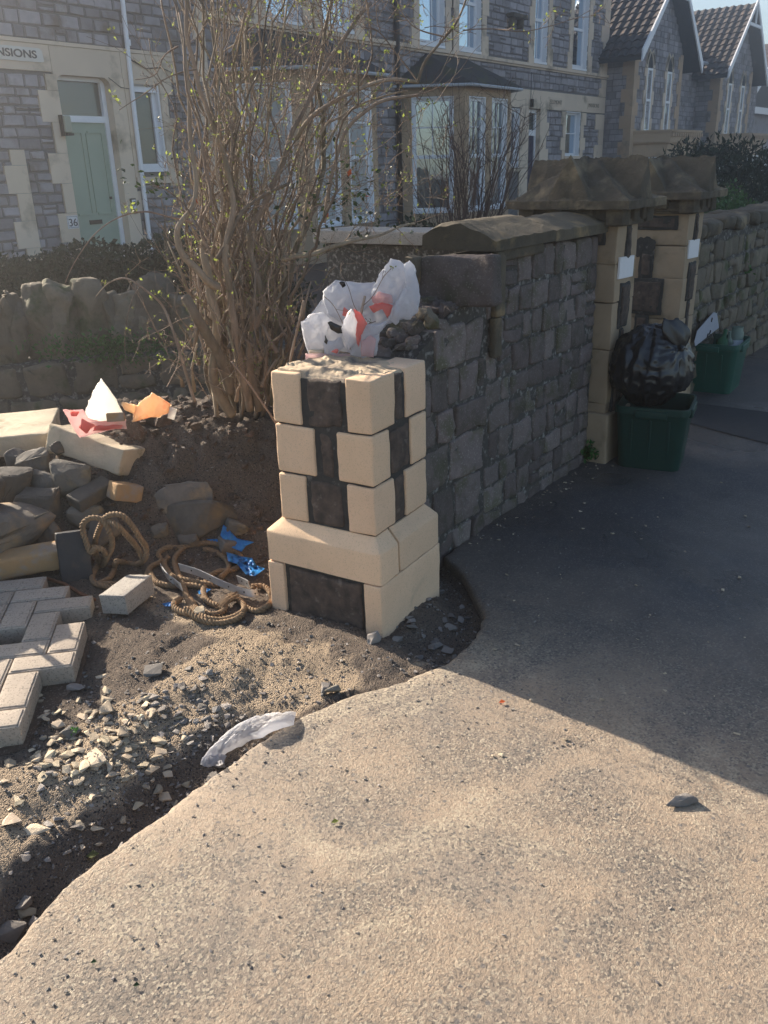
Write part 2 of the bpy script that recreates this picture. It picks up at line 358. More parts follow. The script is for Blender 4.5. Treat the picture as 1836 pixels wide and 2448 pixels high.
def dirt_mat():
    m = bpy.data.materials.new('dug_earth'); m.use_nodes = True; nt = m.node_tree; N = nt.nodes; L = nt.links; P = N['Principled BSDF']
    tc = N.new('ShaderNodeTexCoord'); S = tc.outputs['Object']; P.inputs['Roughness'].default_value = .95; P.inputs['Specular IOR Level'].default_value = .15
    def ns(s, d=8, r=.65):
        n = N.new('ShaderNodeTexNoise'); n.inputs['Scale'].default_value = s; n.inputs['Detail'].default_value = d
        n.inputs['Roughness'].default_value = r; L.new(S, n.inputs['Vector']); return n.outputs['Fac']
    def mr(i, a, b, c=0, d=1):
        q = N.new('ShaderNodeMapRange')
        for k, v in zip(('From Min', 'From Max', 'To Min', 'To Max'), (a, b, c, d)): q.inputs[k].default_value = v
        L.new(i, q.inputs['Value']); return q.outputs[0]
    def mix(f, a, b):
        q = N.new('ShaderNodeMix'); q.data_type = 'RGBA'; L.new(f, q.inputs[0])
        for i, v in ((6, a), (7, b)):
            if hasattr(v, 'links'): L.new(v, q.inputs[i])
            else: q.inputs[i].default_value = (*v, 1)
        return q.outputs[2]
    at = N.new('ShaderNodeAttribute'); at.attribute_name = 'sand'
    c = mix(ns(18), (.19, .15, .12), (.095, .078, .066))
    sand = mix(ns(24), (.46, .36, .255), (.27, .21, .155))
    q = N.new('ShaderNodeMath'); q.operation = 'ADD'; L.new(at.outputs['Fac'], q.inputs[0]); L.new(mr(ns(9), .3, .7, -.35, .35), q.inputs[1])
    c = mix(mr(q.outputs[0], .35, .65), c, sand)
    v = N.new('ShaderNodeTexVoronoi'); v.inputs['Scale'].default_value = 230; L.new(S, v.inputs['Vector'])
    sc = N.new('ShaderNodeSeparateColor'); L.new(v.outputs['Color'], sc.inputs[0])
    c = mix(mr(sc.outputs[0], .90, .95), c, (.22, .18, .14)); c = mix(mr(sc.outputs[1], .85, .92), c, (.05, .045, .045))
    L.new(c, P.inputs['Base Color'])
    b = N.new('ShaderNodeBump'); b.inputs['Distance'].default_value = .011; b.inputs['Strength'].default_value = 1
    a2 = N.new('ShaderNodeMath'); a2.operation = 'MULTIPLY_ADD'; a2.inputs[1].default_value = -.6; L.new(v.outputs['Distance'], a2.inputs[0]); L.new(ns(55, 9, .72), a2.inputs[2])
    L.new(a2.outputs[0], b.inputs['Height']); L.new(b.outputs[0], P.inputs['Normal']); MATS['dirt'] = m
dirt_mat()

# ------------------------------------------------------------ ground
EDGE = [(-3, 1.43), (.2, 1.43), (.55, 1.46), (.774, 1.523), (.97, 1.52), (1.16, 1.525), (1.40, 1.521), (1.57, 1.505), (1.73, 1.445), (1.88, 1.36), (2.03, 1.307),
        (2.17, 1.300), (2.29, 1.321), (2.40, 1.37), (2.47, 1.433), (2.56, 1.52), (2.64, 1.60), (2.74, 1.755), (3.2, 1.80)]
def ye(x):
    for (a, b), (c, d) in zip(EDGE, EDGE[1:]):
        if a <= x <= c: b0 = b+(d-b)*(x-a)/(c-a); break
    else: b0 = EDGE[0][1] if x < 0 else 1.80
    return b0+.012*nz(x, 3, 0, 9)+.007*nz(x, 7, 0, 30)+.003*nz(x, 9, 0, 90)
def hz(x, y, fine=True):
    t = y-ye(x)
    k = sstep(1.62, 1.15, x)*.95
    q9 = sstep(1.45, 1.65, x)*sstep(2.1, 2.0, x); z = -.035+.018*q9-.035*(1-q9)*sstep(.0, .05, t)*sstep(.25, .10, t)-k*.048*math.exp(-((t-.10)/.085)**2)
    z += .030*sstep(.22, .40, t+.05*nz(x, y, 1, 4))*sstep(2.0, 1.7, x)
    z += .02*math.exp(-((x-1.95)**2+(y-1.52)**2)/.01)
    s = (x+y)*.7071; d = (x-y)*.7071
    m = sstep(3.38, 3.98, s+.07*nz(x, y, 2, 3))*lerp(.24, .46, sstep(-1.15, -.75, d))*sstep(5.1, 4.45, s)*sstep(1.05, .35, d-.02)
    z += m
    z += .014*nz(x, y, 0, 5)+(.010+.035*min(1, m*4))*nz(x, y, 4, 12)+(.006+.014*min(1, m*4))*nz(x, y, 8, 34)+.0055*nz(x, y, 8, 80)+.008*abs(nz(x, y, 3, 22))
    z += .028*math.exp(-(((x-2.22)/.34)**2+((y-1.75)/.36)**2)**2)
    if t < .02: z = min(z, -.05+.03*q9)
    return z
def Gd(px, py, lift=0):
    d = ray(px, py); t = .8
    while t < 9:
        p = Vector((d[0]*t, d[1]*t, EYE+d[2]*t)); h = (hz(p.x, p.y) if (p.y > ye(p.x) and p.x < 3.3) else 0)+lift
        if p.z <= h: return p
        t += .004
    return p
def grid_obj(name, xs, ys, fz, m, keep=None, smooth=True, attr=None):
    nx, ny = len(xs), len(ys); V = [(x, y, fz(x, y)) for y in ys for x in xs]
    F = [(j*nx+i, j*nx+i+1, (j+1)*nx+i+1, (j+1)*nx+i) for j in range(ny-1) for i in range(nx-1) if keep is None or keep((xs[i]+xs[i+1])/2, (ys[j]+ys[j+1])/2)]
    me = bpy.data.meshes.new(name); me.from_pydata(V, [], F)
    if attr:
        a = me.attributes.new('sand', 'FLOAT', 'POINT'); a.data.foreach_set('value', [attr(v[0], v[1]) for v in V])
    if smooth: me.polygons.foreach_set('use_smooth', [True]*len(F))
    me.materials.append(MATS[m]); o = bpy.data.objects.new(name, me); COL.objects.link(o); return o
# wide ground
g = MB(); g.add([(-300, -300, -.16), (400, -300, -.16), (400, 400, -.16), (-300, 400, -.16)], [(0, 1, 2, 3)]); struct(g.build('ground', 'soil'))
def sand(x, y):
    t = y-ye(x); return (1-.85*sstep(1.78, 1.9, x+.06*nz(x, y, 0, 12))*sstep(1.36, 1.42, y))*(1-sstep(1.93, 2.08, y+.1*nz(x, y, 0, 9))*sstep(1.85, 1.66, x))*(.95*sstep(.17, .30, t)*sstep(3.30, 2.9, (x+y)*.7071)*sstep(.55, .85, x+.25*t)*sstep(2.75, 2.4, y+.1) + (.4+.55*sstep(1.45, 1.6, x)*sstep(2.12, 2.0, x))*sstep(.0+.06*(x < 1.5), .08+.15*(x < 1.5), t)*sstep(3.3, 3.0, (x+y)*.7071))  # less sand by the pillar: wet dark soil, with the pillar's shade painted in
dirt = grid_obj('earth', list(np.arange(-.2, 3.4, .0135)), list(np.arange(1.24, 4.9, .0135)), hz, 'dirt', attr=sand)
struct(dirt)
# garden soil behind the dug area (one level sheet just above the wide ground)
g = MB(); g.add([(-3, 4.85, -.03), (3.2, 4.85, -.03), (3.2, 1.8, -.03), (40, 1.8, -.03), (40, 11.5, -.03), (-3, 11.5, -.03)], [(0, 1, 2, 3, 4, 5)])
struct(g.build('garden_soil', 'soil'))
# pavement slab with the broken edge
xs = sorted(set([round(v, 4) for v in list(np.arange(-1, 3.2, .012))]+[-3, 3.2]+list(range(4, 40, 2))))
V = []; F = []; rows = 14
for i, x in enumerate(xs):
    e = ye(x) if x <= 3.2 else 1.80
    col = [-.9, -.4, 0, .4, .8, 1.05, e-.12, e-.05, e-.018, e-.006, e]
    zz = [0]*8+[-.001, -.005, -.012]
    for y, z in zip(col, zz):
        V.append((x, y, z+(.003*nz(x, y, 0, 6)+.0012*nz(x, y, 0, 40) if x < 3.2 else 0)))
    V.append((x, e+.004*nz(x, 2, 0, 60), -.035)); V.append((x, e-.004, -.09)); V.append((x, -.9, -.09))
nr = 14
for i in range(len(xs)-1):
    for j in range(nr-1): F.append((i*nr+j, (i+1)*nr+j, (i+1)*nr+j+1, i*nr+j+1))
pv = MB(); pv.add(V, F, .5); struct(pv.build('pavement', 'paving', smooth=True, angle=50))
k = MB()
for i in range(44): k.rblock((-3+i*.92, -.97, -.03), (.91, .13, .14), None, .012, .002)
struct(k.build('kerb', 'grey_brick', smooth=True, angle=40))
g = MB(); g.add([(-60, -8, -.11), (60, -8, -.11), (60, -1.03, -.11), (-60, -1.03, -.11)], [(0, 1, 2, 3)]); struct(g.build('road', 'asphalt'))

# darker reinstated strip across the far pavement and small debris in the shade
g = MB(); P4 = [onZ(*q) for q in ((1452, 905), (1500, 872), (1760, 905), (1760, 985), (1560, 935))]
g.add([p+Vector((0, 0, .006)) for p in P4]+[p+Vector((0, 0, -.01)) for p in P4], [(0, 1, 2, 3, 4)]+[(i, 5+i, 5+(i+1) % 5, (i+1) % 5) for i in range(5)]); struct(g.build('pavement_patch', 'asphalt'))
random.seed(61); g = MB()
for i in range(150):
    p = onZ(random.uniform(1000, 1659), random.uniform(1000, 1650))
    if i >= 90: p.x = random.uniform(2.9, 4.2); p.y = 1.74-abs(random.gauss(0, .06)); p.z = 0
    if p.y > ye(min(3.1, p.x))-.02 and p.x < 2.8: continue
    s9 = random.choice((.004, .006, .008, .012)); g.rock((p.x, p.y, .002+s9*.15), (s9*1.5, s9, s9*.5), Matrix.Rotation(random.uniform(0, 6), 3, 'Z'), 0, 0, 8)
tag(g.build('debris', 'chip'), 'small leaf scraps and crumbs scattered on the shaded pavement', 'debris', None, 'stuff')

# ------------------------------------------------------------ the rebuilt cream pillar
PA = R(5.2); P0 = Vector((2.065, 1.575, 0)); PM = Matrix.Rotation(PA, 3, 'Z')
def pw(u, v, z): q = PM@Vector((u, v, 0)); return Vector((P0.x+q.x, P0.y+q.y, z))
pil = thing('gate_pillar', P0, 'newly rebuilt chest-high pillar of cream blocks with dark stone infill, missing its cap', 'pillar')
def pblock(name, u0, u1, v0, v1, z0, z1, m='cream_stone', r=.005, amp=.0016, warp=.0025, parent=pil, cell=.022, label=None):
    b = MB(); b.rblock(pw((u0+u1)/2, (v0+v1)/2, (z0+z1)/2), (u1-u0, v1-v0, z1-z0), PM, r, amp, 22, cell, warp=warp)
    o = b.build(name, m, parent, smooth=True); 
    if label: o['label'] = label
    return o
core = MB(); core.rblock(pw(.215, .24, .09), (.402, .455, .38), PM, .006, .0015, 30); core.rblock(pw(.218, .235, .59), (.346, .38, .56), PM, .008, .002, 30, .012)
core.build('mortar_core', 'dark_mortar', pil, smooth=True)
# base course
pblock('base_block', 0, .427, 0, .070, -.10, .186); pblock('base_block', .22, .427, .073, .48, -.10, .186); pblock('base_block', 0, .2, .415, .484, -.10, .186)
pblock('base_panel', .004, .10, .085, .40, -.08, .176, 'purple_stone', .012, .008)
# plinth course with a sloping (chamfered) top
def plinth(u0, u1, v0, v1, cu0, cu1, cv0, cv1, zb=.192, ze=.303, zt=.350):
    n = 14; b = MB(); vs = []; lv = [(zb, 0), (zb+.004, 0), (lerp(zb, ze, .5), 0), (ze-.006, 0), (ze-.001, .02), (ze+.004, .07), (lerp(ze, zt, .5), .5), (zt-.003, .97), (zt, 1)]
    ring = [(i/n, 0) for i in range(n)]+[(1, i/n) for i in range(n)]+[(1-i/n, 1) for i in range(n)]+[(0, 1-i/n) for i in range(n)]
    for z, t in lv:
        for (a, c) in ring:
            uu = lerp(lerp(u0, cu0, t), lerp(u1, cu1, t), a); vv = lerp(lerp(v0, cv0, t), lerp(v1, cv1, t), c)
            rr = .004*(abs(a-.5) > .49)*(abs(c-.5) > .49)
            uu += rr*(1 if a < .5 else -1); vv += rr*(1 if c < .5 else -1)
            w_ = pw(uu, vv, z); w_ += Vector((nz(w_.x, w_.y, z, 12), nz(w_.y, w_.x, z, 12), nz(z, w_.x, w_.y, 14)))*.0022; vs.append(w_)
    m = len(ring); fs = [(l*m+k, l*m+(k+1) % m, (l+1)*m+(k+1) % m, (l+1)*m+k) for l in range(len(lv)-1) for k in range(m)]
    fs.append(tuple(range(m))[::-1]); fs.append(tuple((len(lv)-1)*m+k for k in range(m)))
    b.add(vs, fs); return b.build('plinth_block', 'cream_stone', pil, smooth=True, angle=28)
plinth(0, .130, 0, .484, .040, .130, .040, .44); plinth(.134, .430, 0, .484, .134, .395, .040, .44)
# shaft
S0, S1, T0, T1 = .036, .398, .036, .432
for (z0, z1, vF, vB, uF, uB) in ((.708, .884, .133, .315, .186, .262), (.531, .701, .176, .268, .150, .292), (.353, .524, .146, .317, .172, .248)):
    pblock('corner_block', S0, uF, T0, vF, z0, z1, r=.007, warp=.003); pblock('corner_block', S0, S0+.11, vB, T1, z0, z1, r=.007, warp=.003)
    pblock('corner_block', uB, S1, T0, T0+.12, z0, z1, r=.007, warp=.003); pblock('corner_block', uB, S1, .30, T1, z0, z1, r=.014)
    pblock('infill_stone', S0+.003, S0+.07, vF+.022, vB-.022, z0+.004, z1-.012, 'purple_stone', .010, .007, .005)
    pblock('infill_stone', uF+.010, uB-.010, T0+.003, T0+.07, z0+.004, z1-.012, 'purple_stone', .010, .007, .005)
# rough mortar bed on top
b = MB(); vs = []; n = 34
for j in range(n+1):
    for i in range(n+1):
        u = lerp(S0+.012, S1-.012, i/n); v = lerp(T0+.012, T1-.006, j/n)
        e = min(i, j, n-i, n-j)/n
        z = .878+.006*sstep(.05, .22, e)+.003*nz(u, v, 0, 22)+.003*nz(u, v, 3, 60)+.006*(nz(u, v, 9, 8) > .12)+.012*sstep(.60, .8, v/.43+.25*nz(u, v, 2, 14))
        vs.append(pw(u, v, z if e > 0 else .868))
b.add(vs, [(j*(n+1)+i, j*(n+1)+i+1, (j+1)*(n+1)+i+1, (j+1)*(n+1)+i) for j in range(n) for i in range(n)])
b.build('mortar_bed', 'top_mortar', pil)
# flake of stone lying on the back of the pillar, and a stub at the foot
b = MB(); q = pw(.33, .41, .900); b.rblock(q, (.13, .055, .022), Matrix.Rotation(R(8), 3, 'Z'), .005, .003)
tag(b.build('stone_flake', 'lit_slab', org=q, smooth=True), 'thin pale stone flake lying on the back edge of the cream pillar top', 'stone')
b = MB(); q = Gd(808, 1378, .015); b.rock(q, (.045, .04, .05), None, .1); tag(b.build('stone', 'grey_chip', org=q), 'grey lump wedged against the front bottom corner of the cream pillar', 'stone')

# ------------------------------------------------------------ masonry generators
def rubble_face(mb, O, ax, up, nrm, L, H, rmin=.10, rmax=.17, wmin=.10, wmax=.26, gap=.014, proud=.02, thick=.06, top=None, exc=(), cell=.035, amp=.006, r=.016, jit=.012):
    """squared rubble: rows of weathered blocks standing proud of the mortar; top(x) limits the height"""
    z = 0.
    ax, up, nrm = Vector(ax), Vector(up), Vector(nrm); rot0 = Matrix((ax, -nrm, up)).transposed()
    while z < H-.03:
        h = min(random.uniform(rmin, rmax), H-z)
        if H-z-h < .05: h = H-z
        x = -random.uniform(0, wmax*.5)
        while x < L:
            w_ = random.uniform(wmin, wmax); x0, x1 = max(0, x), min(L, x+w_); x += w_
            if x1-x0 < .05: continue
            parts = [(z, z+h)]
            if h > rmin*1.25 and random.random() < .25: parts = [(z, z+h*.5), (z+h*.5, z+h)]
            for (za, zb) in parts:
                xm, zm = (x0+x1)/2, (za+zb)/2
                if top and zb > top(xm)+.03: continue
                if any(a < xm < c and b_ < zm < d for (a, c, b_, d) in exc): continue
                p = random.uniform(.3, 1)*proud
                c = Vector(O)+ax*xm+up*zm+nrm*(p-thick/2)
                rt = rot0@Matrix.Rotation(random.uniform(-.02, .02), 3, 'Y')
                mb.rblock(c, (x1-x0-gap-random.random()*.006, thick, zb-za-gap-random.random()*.006), rt, r, amp, 16, cell, warp=jit)
        z += h
# ------------------------------------------------------------ garden wall to the right of the pillar
gw = thing('garden_wall', (3.0, 1.9, 0), 'old squared-rubble garden wall, coped on the right, broken down behind the cream pillar', 'garden wall')
def ruin_top(x):    # x from 2.47
    return .86+.20*sstep(.0, .62, x)+.025*nz(x, 0, 0, 14) if x < .60 else 1.19
c = MB(); pts = []
for x in np.arange(0, .60, .02): pts.append((2.47+x, ruin_top(x)))
pts += [(3.09, 1.175), (4.19, 1.17)]
n = len(pts); vs = []
for yy in (1.775, 2.03):
    for x, z in pts: vs.append((x, yy, z-.015+.012*nz(x, yy, z, 25)))
    for x, z in pts: vs.append((x, yy, -.12))
fs = []
for i in range(n-1):
    fs += [(i, i+1, n+i+1, n+i)[::-1], (2*n+i, 2*n+i+1, 3*n+i+1, 3*n+i), (i, i+1, 2*n+i+1, 2*n+i)]
fs += [(0, n, 3*n, 2*n), (n-1, 3*n-1, 4*n-1, 2*n-1)]
c.add(vs, fs); c.build('mortar_core', 'wall_mortar', gw)
st = MB(); random.seed(21)
rubble_face(st, (2.475, 1.775, -.06), (1, 0, 0), (0, 0, 1), (0, -1, 0), .62, 1.1, .13, .22, .08, .28, .010, .014, .07, top=lambda x: ruin_top(x)+.02, amp=.010, jit=.014, r=.010)
rubble_face(st, (3.09, 1.775, -.06), (1, 0, 0), (0, 0, 1), (0, -1, 0), 1.10, 1.235, .095, .16, .08, .20, .009, .012, .07, amp=.009, jit=.012, r=.010)
# broken end facing the pillar and rough lumps along the ruined top
for i in range(46):
    x = random.uniform(0, .58); y = random.uniform(1.80, 2.03)
    st.rock((2.47+x, y, ruin_top(x)-.01), (random.uniform(.05, .12), random.uniform(.05, .11), random.uniform(.035, .07)), Matrix.Rotation(random.uniform(0, 6), 3, 'Z'), .1)
for i in range(30):
    st.rock((2.475+random.uniform(-.02, .02), random.uniform(1.79, 2.03), random.uniform(.1, .86)), (.07, random.uniform(.06, .12), random.uniform(.05, .10)), None, .1)
for zz in (1.03, 1.12):
    st.rblock((3.10, 1.9, zz), (.05, .22, .08), None, .012, .006)
st.build('stonework', 'wall_stone', gw, smooth=True, angle=40)
# dressed quoin strip at the end of the high part
q = MB(); q.rblock((3.155, 1.752, 1.055), (.075, .03, .26), None, .008, .005); q.rblock((3.14, 1.752, .84), (.06, .03, .16), None, .008, .005)
q.rblock((3.33, 1.752, 1.165), (.40, .03, .045), None, .008, .006)
q.build('quoin', 'coping_stone', gw, smooth=True, angle=40)
# saddle-back coping: three stones
def coping(x0, x1, z, seed, top=.108, dy=0):
    random.seed(seed); b = MB(); prof = [(1.725, 0), (1.722, .045), (1.80, .075), (1.885, top), (1.99, top-.004), (2.075, .06), (2.08, .0)]
    n = max(4, int((x1-x0)/.03)); vs = []; fs = []; m = len(prof)
    fine = []
    for a in range(m-1):
        for s in range(4): fine.append((lerp(prof[a][0], prof[a+1][0], s/4), lerp(prof[a][1], prof[a+1][1], s/4)))
    fine.append(prof[-1]); m = len(fine)
    for i in range(n+1):
        x = lerp(x0, x1, i/n); e = min(i, n-i)/n
        for (yy, zz) in fine:
            k = fbm(Vector((x*9+seed, yy*9, zz*9)))*.010; sh = 1-.10*(e < .01)
            vs.append((x+.008*nz(yy, zz, seed, 11)*(e < .01), 1.90+(yy-1.90)*(1-.02*(e < .01))+k*.5+dy, z+zz*sh+k*(zz > .01)))
    for i in range(n):
        for k in range(m-1): fs.append((i*m+k, i*m+k+1, (i+1)*m+k+1, (i+1)*m+k))
        fs.append((i*m, (i+1)*m, (i+1)*m+m-1, i*m+m-1))
    fs.append(tuple(range(m))[::-1]); fs.append(tuple(n*m+k for k in range(m)))
    b.add(vs, fs, random.random()); return b.build('coping', 'coping_stone', gw, smooth=True, angle=32)
coping(3.085, 3.62, 1.187, 1); coping(3.626, 4.19, 1.183, 2, .095)
# fallen coping stone standing on the broken end
sb = MB(); q = Vector((2.93, 1.80, 1.092)); sb.rblock(q, (.10, .335, .20), Matrix.Rotation(R(4), 3, 'Z')@Matrix.Rotation(R(-3), 3, 'X'), .016, .005, 14, .02, warp=.02)
tag(sb.build('stone_block', 'wall_stone', org=q, smooth=True, angle=45), 'large dark squared stone stood on edge on the broken wall end beside the bag', 'stone')
sb = MB(); q = Vector((2.86, 1.975, 1.09)); sb.rblock(q, (.06, .05, .19), Matrix.Rotation(R(7), 3, 'X'), .01, .006, 14, .02, warp=.01)
tag(sb.build('stone_block', 'coping_stone', org=q, smooth=True, angle=45), 'narrow tan stone upright between the white bag and the large dark squared stone', 'stone')
sb = MB(); q = Vector((2.66, 1.75, .985)); sb.rock(q, (.06, .06, .075), None, .12, 2); sb.rock(q+Vector((-.01, .03, .02)), (.05, .045, .04), None, .12, 2)
tag(sb.build('stone', 'cock_stone', org=q, smooth=True, angle=50), 'small knobbly brown stone on the broken wall top just right of the white bags', 'stone')

# ------------------------------------------------------------ gate posts
def gpost(loc, label, H=1.215, w_=.27, d=.46, ul=1):
    x0, y0 = loc; x1, y1 = x0+w_, y0+d
    t = thing('gate_post', (x0+w_/2, y0+d/2, 0), label, 'gate post')
    b = MB(); z = -.1
    for h in (.42, .28, .24, .19, .185):
        b.rblock(((x0+x1)/2, (y0+y1)/2, z+h/2), (w_, d, h-.001), None, .005, .004, 8, .035, warp=.006); z += h
    b.rblock(((x0+x1)/2, (y0+y1)/2, .10), (w_+.05, d+.05, .34), None, .012, .004)
    b.build('shaft', 'post_stone', t, smooth=True, angle=50)
    # dark stone panels with thick black pointing, on the street face and the gateway face
    m = MB(); s = MB()
    def pan(face, a0, a1, z0, z1, g_=.014):
        s = MB()
        for (mb, e, pr) in ((m, 0, .010), (s, g_, .016)):
            if a1-a0-2*e < .01 or z1-z0-2*e < .01: continue
            if face == 'y': mb.rblock(((a0+a1)/2, y0, (z0+z1)/2), (a1-a0-2*e, pr*2, z1-z0-2*e), None, .006, .004, 30, .02, warp=.006)
            else: mb.rblock((x0, (a0+a1)/2, (z0+z1)/2), (pr*2, a1-a0-2*e, z1-z0-2*e), None, .006, .004, 30, .02, warp=.006)
        if s.v: s.build('infill_stone', 'purple_stone', t, smooth=True)
    xc = x0+w_*.50
    pan('y', xc-.028, xc+.028, 1.05, 1.205, .010); pan('y', x0+.07, x1-.075, .70, .93, .016); pan('y', xc-.03, xc+.015, .46, .70, .012); pan('y', x0+.05, x1-.09, .24, .46, .016)
    yc = y0+d*.50
    pan('x', yc-.17, y1-.02, 1.12, 1.20); pan('x', yc-.045, yc+.045, .84, 1.0, .018); pan('x', yc-.12, yc+.12, .62, .84, .020); pan('x', yc-.045, yc+.045, .36, .62, .016); pan('x', yc-.12, yc+.12, .16, .36, .02)
    m.build('pointing', 'dark_mortar', t, smooth=True)
    # cap: dentil blocks, overhanging slab, ridged top of crossing gables
    cb = MB(); cx_, cy_ = (x0+x1)/2, (y0+y1)/2; W, Dp = w_+.16, d+.10
    cb.rblock((cx_, cy_, 1.225), (w_+.06, d+.06, .03), None, .006, .004)
    nd = 4
    for i in range(nd):
        yy = lerp(cy_-Dp/2+.045, cy_+Dp/2-.045, i/(nd-1)); hh = .085 if i % 2 == 0 else .06
        for sx in (-1, 1): cb.rblock((cx_+sx*(W/2-.05), yy, 1.30-hh/2), (.09, .085, hh), None, .007, .005)
    for i in range(3):
        xx = lerp(cx_-W/2+.10, cx_+W/2-.10, i/2)
        for sy in (-1, 1): cb.rblock((xx, cy_+sy*(Dp/2-.045), 1.265), (.07, .07, .07), None, .007, .005)
    cb.rblock((cx_, cy_, 1.27), (W-.06, Dp-.06, .09), None, .01, .004)
    cb.build('dentil_band', 'cap_stone', t, smooth=True, angle=50)
    c2 = MB(); n = 60; W2, D2 = W+.07, Dp+.09; vs = []
    for j in range(n+1):
        for i in range(n+1):
            a, c = 2*i/n-1, 2*j/n-1
            px_, py_ = cx_+a*W2/2, cy_+c*D2/2
            pyr = (1-max(abs(a), abs(c)))
            gx = 1-abs(a)/.36; gy = 1-abs(c)/.36        # one small gable in the middle of each side, ridge running inward
            hh = max(min(.85, pyr*1.15-.10), .93*gx if gx > 0 and abs(c) < .95 else 0, .93*gy if gy > 0 and abs(a) < .95 else 0, 0)
            hh = max(hh, .95-2.6*max(abs(a), abs(c)))
            z = 1.335+.20*hh+.018*fbm(Vector((px_*12, py_*12, x0)))
            if max(abs(a), abs(c)) > .985: z = 1.33
            vs.append((px_+.010*nz(px_, py_, 3, 15), py_+.010*nz(py_, px_, 3, 15), z))
    m0 = n+1; fs = [(j*m0+i, j*m0+i+1, (j+1)*m0+i+1, (j+1)*m0+i) for j in range(n) for i in range(n)]
    ring = [i for i in range(m0)]+[j*m0+n for j in range(1, m0)]+[n*m0+i for i in range(n-1, -1, -1)]+[j*m0 for j in range(n-1, 0, -1)]
    base = len(vs); 
    for i in ring: vs.append((vs[i][0], vs[i][1], 1.292+.004*nz(vs[i][0], vs[i][1], 0, 20)))
    L_ = len(ring)
    for k in range(L_): fs.append((ring[k], base+k, base+(k+1) % L_, ring[(k+1) % L_]))
    fs.append(tuple(base+k for k in range(L_)))
    c2.add(vs, fs); c2.build('cap', 'cap_stone', t, smooth=True, angle=24)
    return t
random.seed(5)
gp1 = gpost((4.215, 1.685), 'nearer old gate post, black bag against it, with ridged mossy cap and blank white plaque')
gp2 = gpost((5.27, 1.685), 'farther old gate post, its gateway face showing, with ridged mossy cap and blank white plaque')
for x, lab, p in ((4.345, 'blank white plaque on the nearer gate post above the black bag', gp1), (5.40, 'blank white plaque on the farther gate post', gp2)):
    b = MB(); b.rblock((x-.005, 1.681, 1.005), (.185, .012, .105), Matrix.Rotation(R(1.5), 3, 'Y'), .002, 0)
    o = b.build('plaque', 'white_plaque', p); o['label'] = lab
# soot-dark patch of render on the far post's gateway face
b = MB(); vs = [(5.262, 1.93, .985)]; nn_ = 26
for i in range(nn_):
    a = 2*math.pi*i/nn_; rr = .055+.025*random.random(); vs.append((5.258, 1.93+math.cos(a)*rr, .985+.03+math.sin(a)*rr*.9))
b.add(vs, [(0, i+1, (i+1) % nn_+1) for i in range(nn_)]); b.build('mortar_patch', 'dark_mortar', gp2)
# continuing wall past the gate
fw = thing('garden_wall', (8, 1.9, 0), 'long rough rubble wall continuing past the farther gate post beside the pavement', 'garden wall')
def ftop(x): return 1.06-.0*x+.03*nz(x, 0, 0, 3)
c = MB(); vs = []; xs_ = np.arange(5.56, 26, .15); n = len(xs_)
for yy in (1.775, 2.05):
    vs += [(x, yy, ftop(x)-.01) for x in xs_]+[(x, yy, -.1) for x in xs_]
fs = []
for i in range(n-1): fs += [(i, i+1, n+i+1, n+i)[::-1], (2*n+i, 2*n+i+1, 3*n+i+1, 3*n+i), (i, i+1, 2*n+i+1, 2*n+i)]
fs += [(0, n, 3*n, 2*n)]
c.add(vs, fs); c.build('mortar_core', 'wall_mortar', fw)
st = MB(); rubble_face(st, (5.56, 1.775, -.06), (1, 0, 0), (0, 0, 1), (0, -1, 0), 6.5, 1.12, .10, .17, .09, .26, .014, .028, .07, top=ftop, cell=.06, amp=.012, jit=.02)
st.build('stonework', 'cock_stone', fw, smooth=True, angle=40)
st = MB(); x = 5.56
while x < 12:
    l = random.uniform(.22, .42); st.rblock((x+l/2, 1.90, 1.075+.02*random.random()), (l-.01, .33, .09), Matrix.Rotation(random.uniform(-.04, .04), 3, 'Y'), .03, .015, 8, .05, warp=.02); x += l
st.build('coping', 'cap_stone', fw, smooth=True, angle=45)

# ------------------------------------------------------------ leaves
def leaf_faces(mb, c, s, rn, up=.3, a=None, wd=.55):
    d = Vector((rn.gauss(0, 1), rn.gauss(0, 1), rn.gauss(0, 1)+up)).normalized(); n = d.orthogonal().normalized()
    n = Matrix.Rotation(rn.uniform(0, 6.28), 3, d)@n; b = d.cross(n)
    vs = [c, c+d*s*.5+b*s*wd*.5+n*s*.08, c+d*s+n*s*-.05, c+d*s*.5-b*s*wd*.5+n*s*.08, c+d*s*.5]
    mb.add(vs, [(0, 1, 4), (1, 2, 4), (2, 3, 4), (3, 0, 4)], a if a is not None else rn.random())
def leafblob(mb, fn, n, s0, s1, seed=0, up=.3, wd=.55):
    rn = random.Random(seed)
    for i in range(n): leaf_faces(mb, Vector(fn(rn)), rn.uniform(s0, s1), rn, up, None, wd)

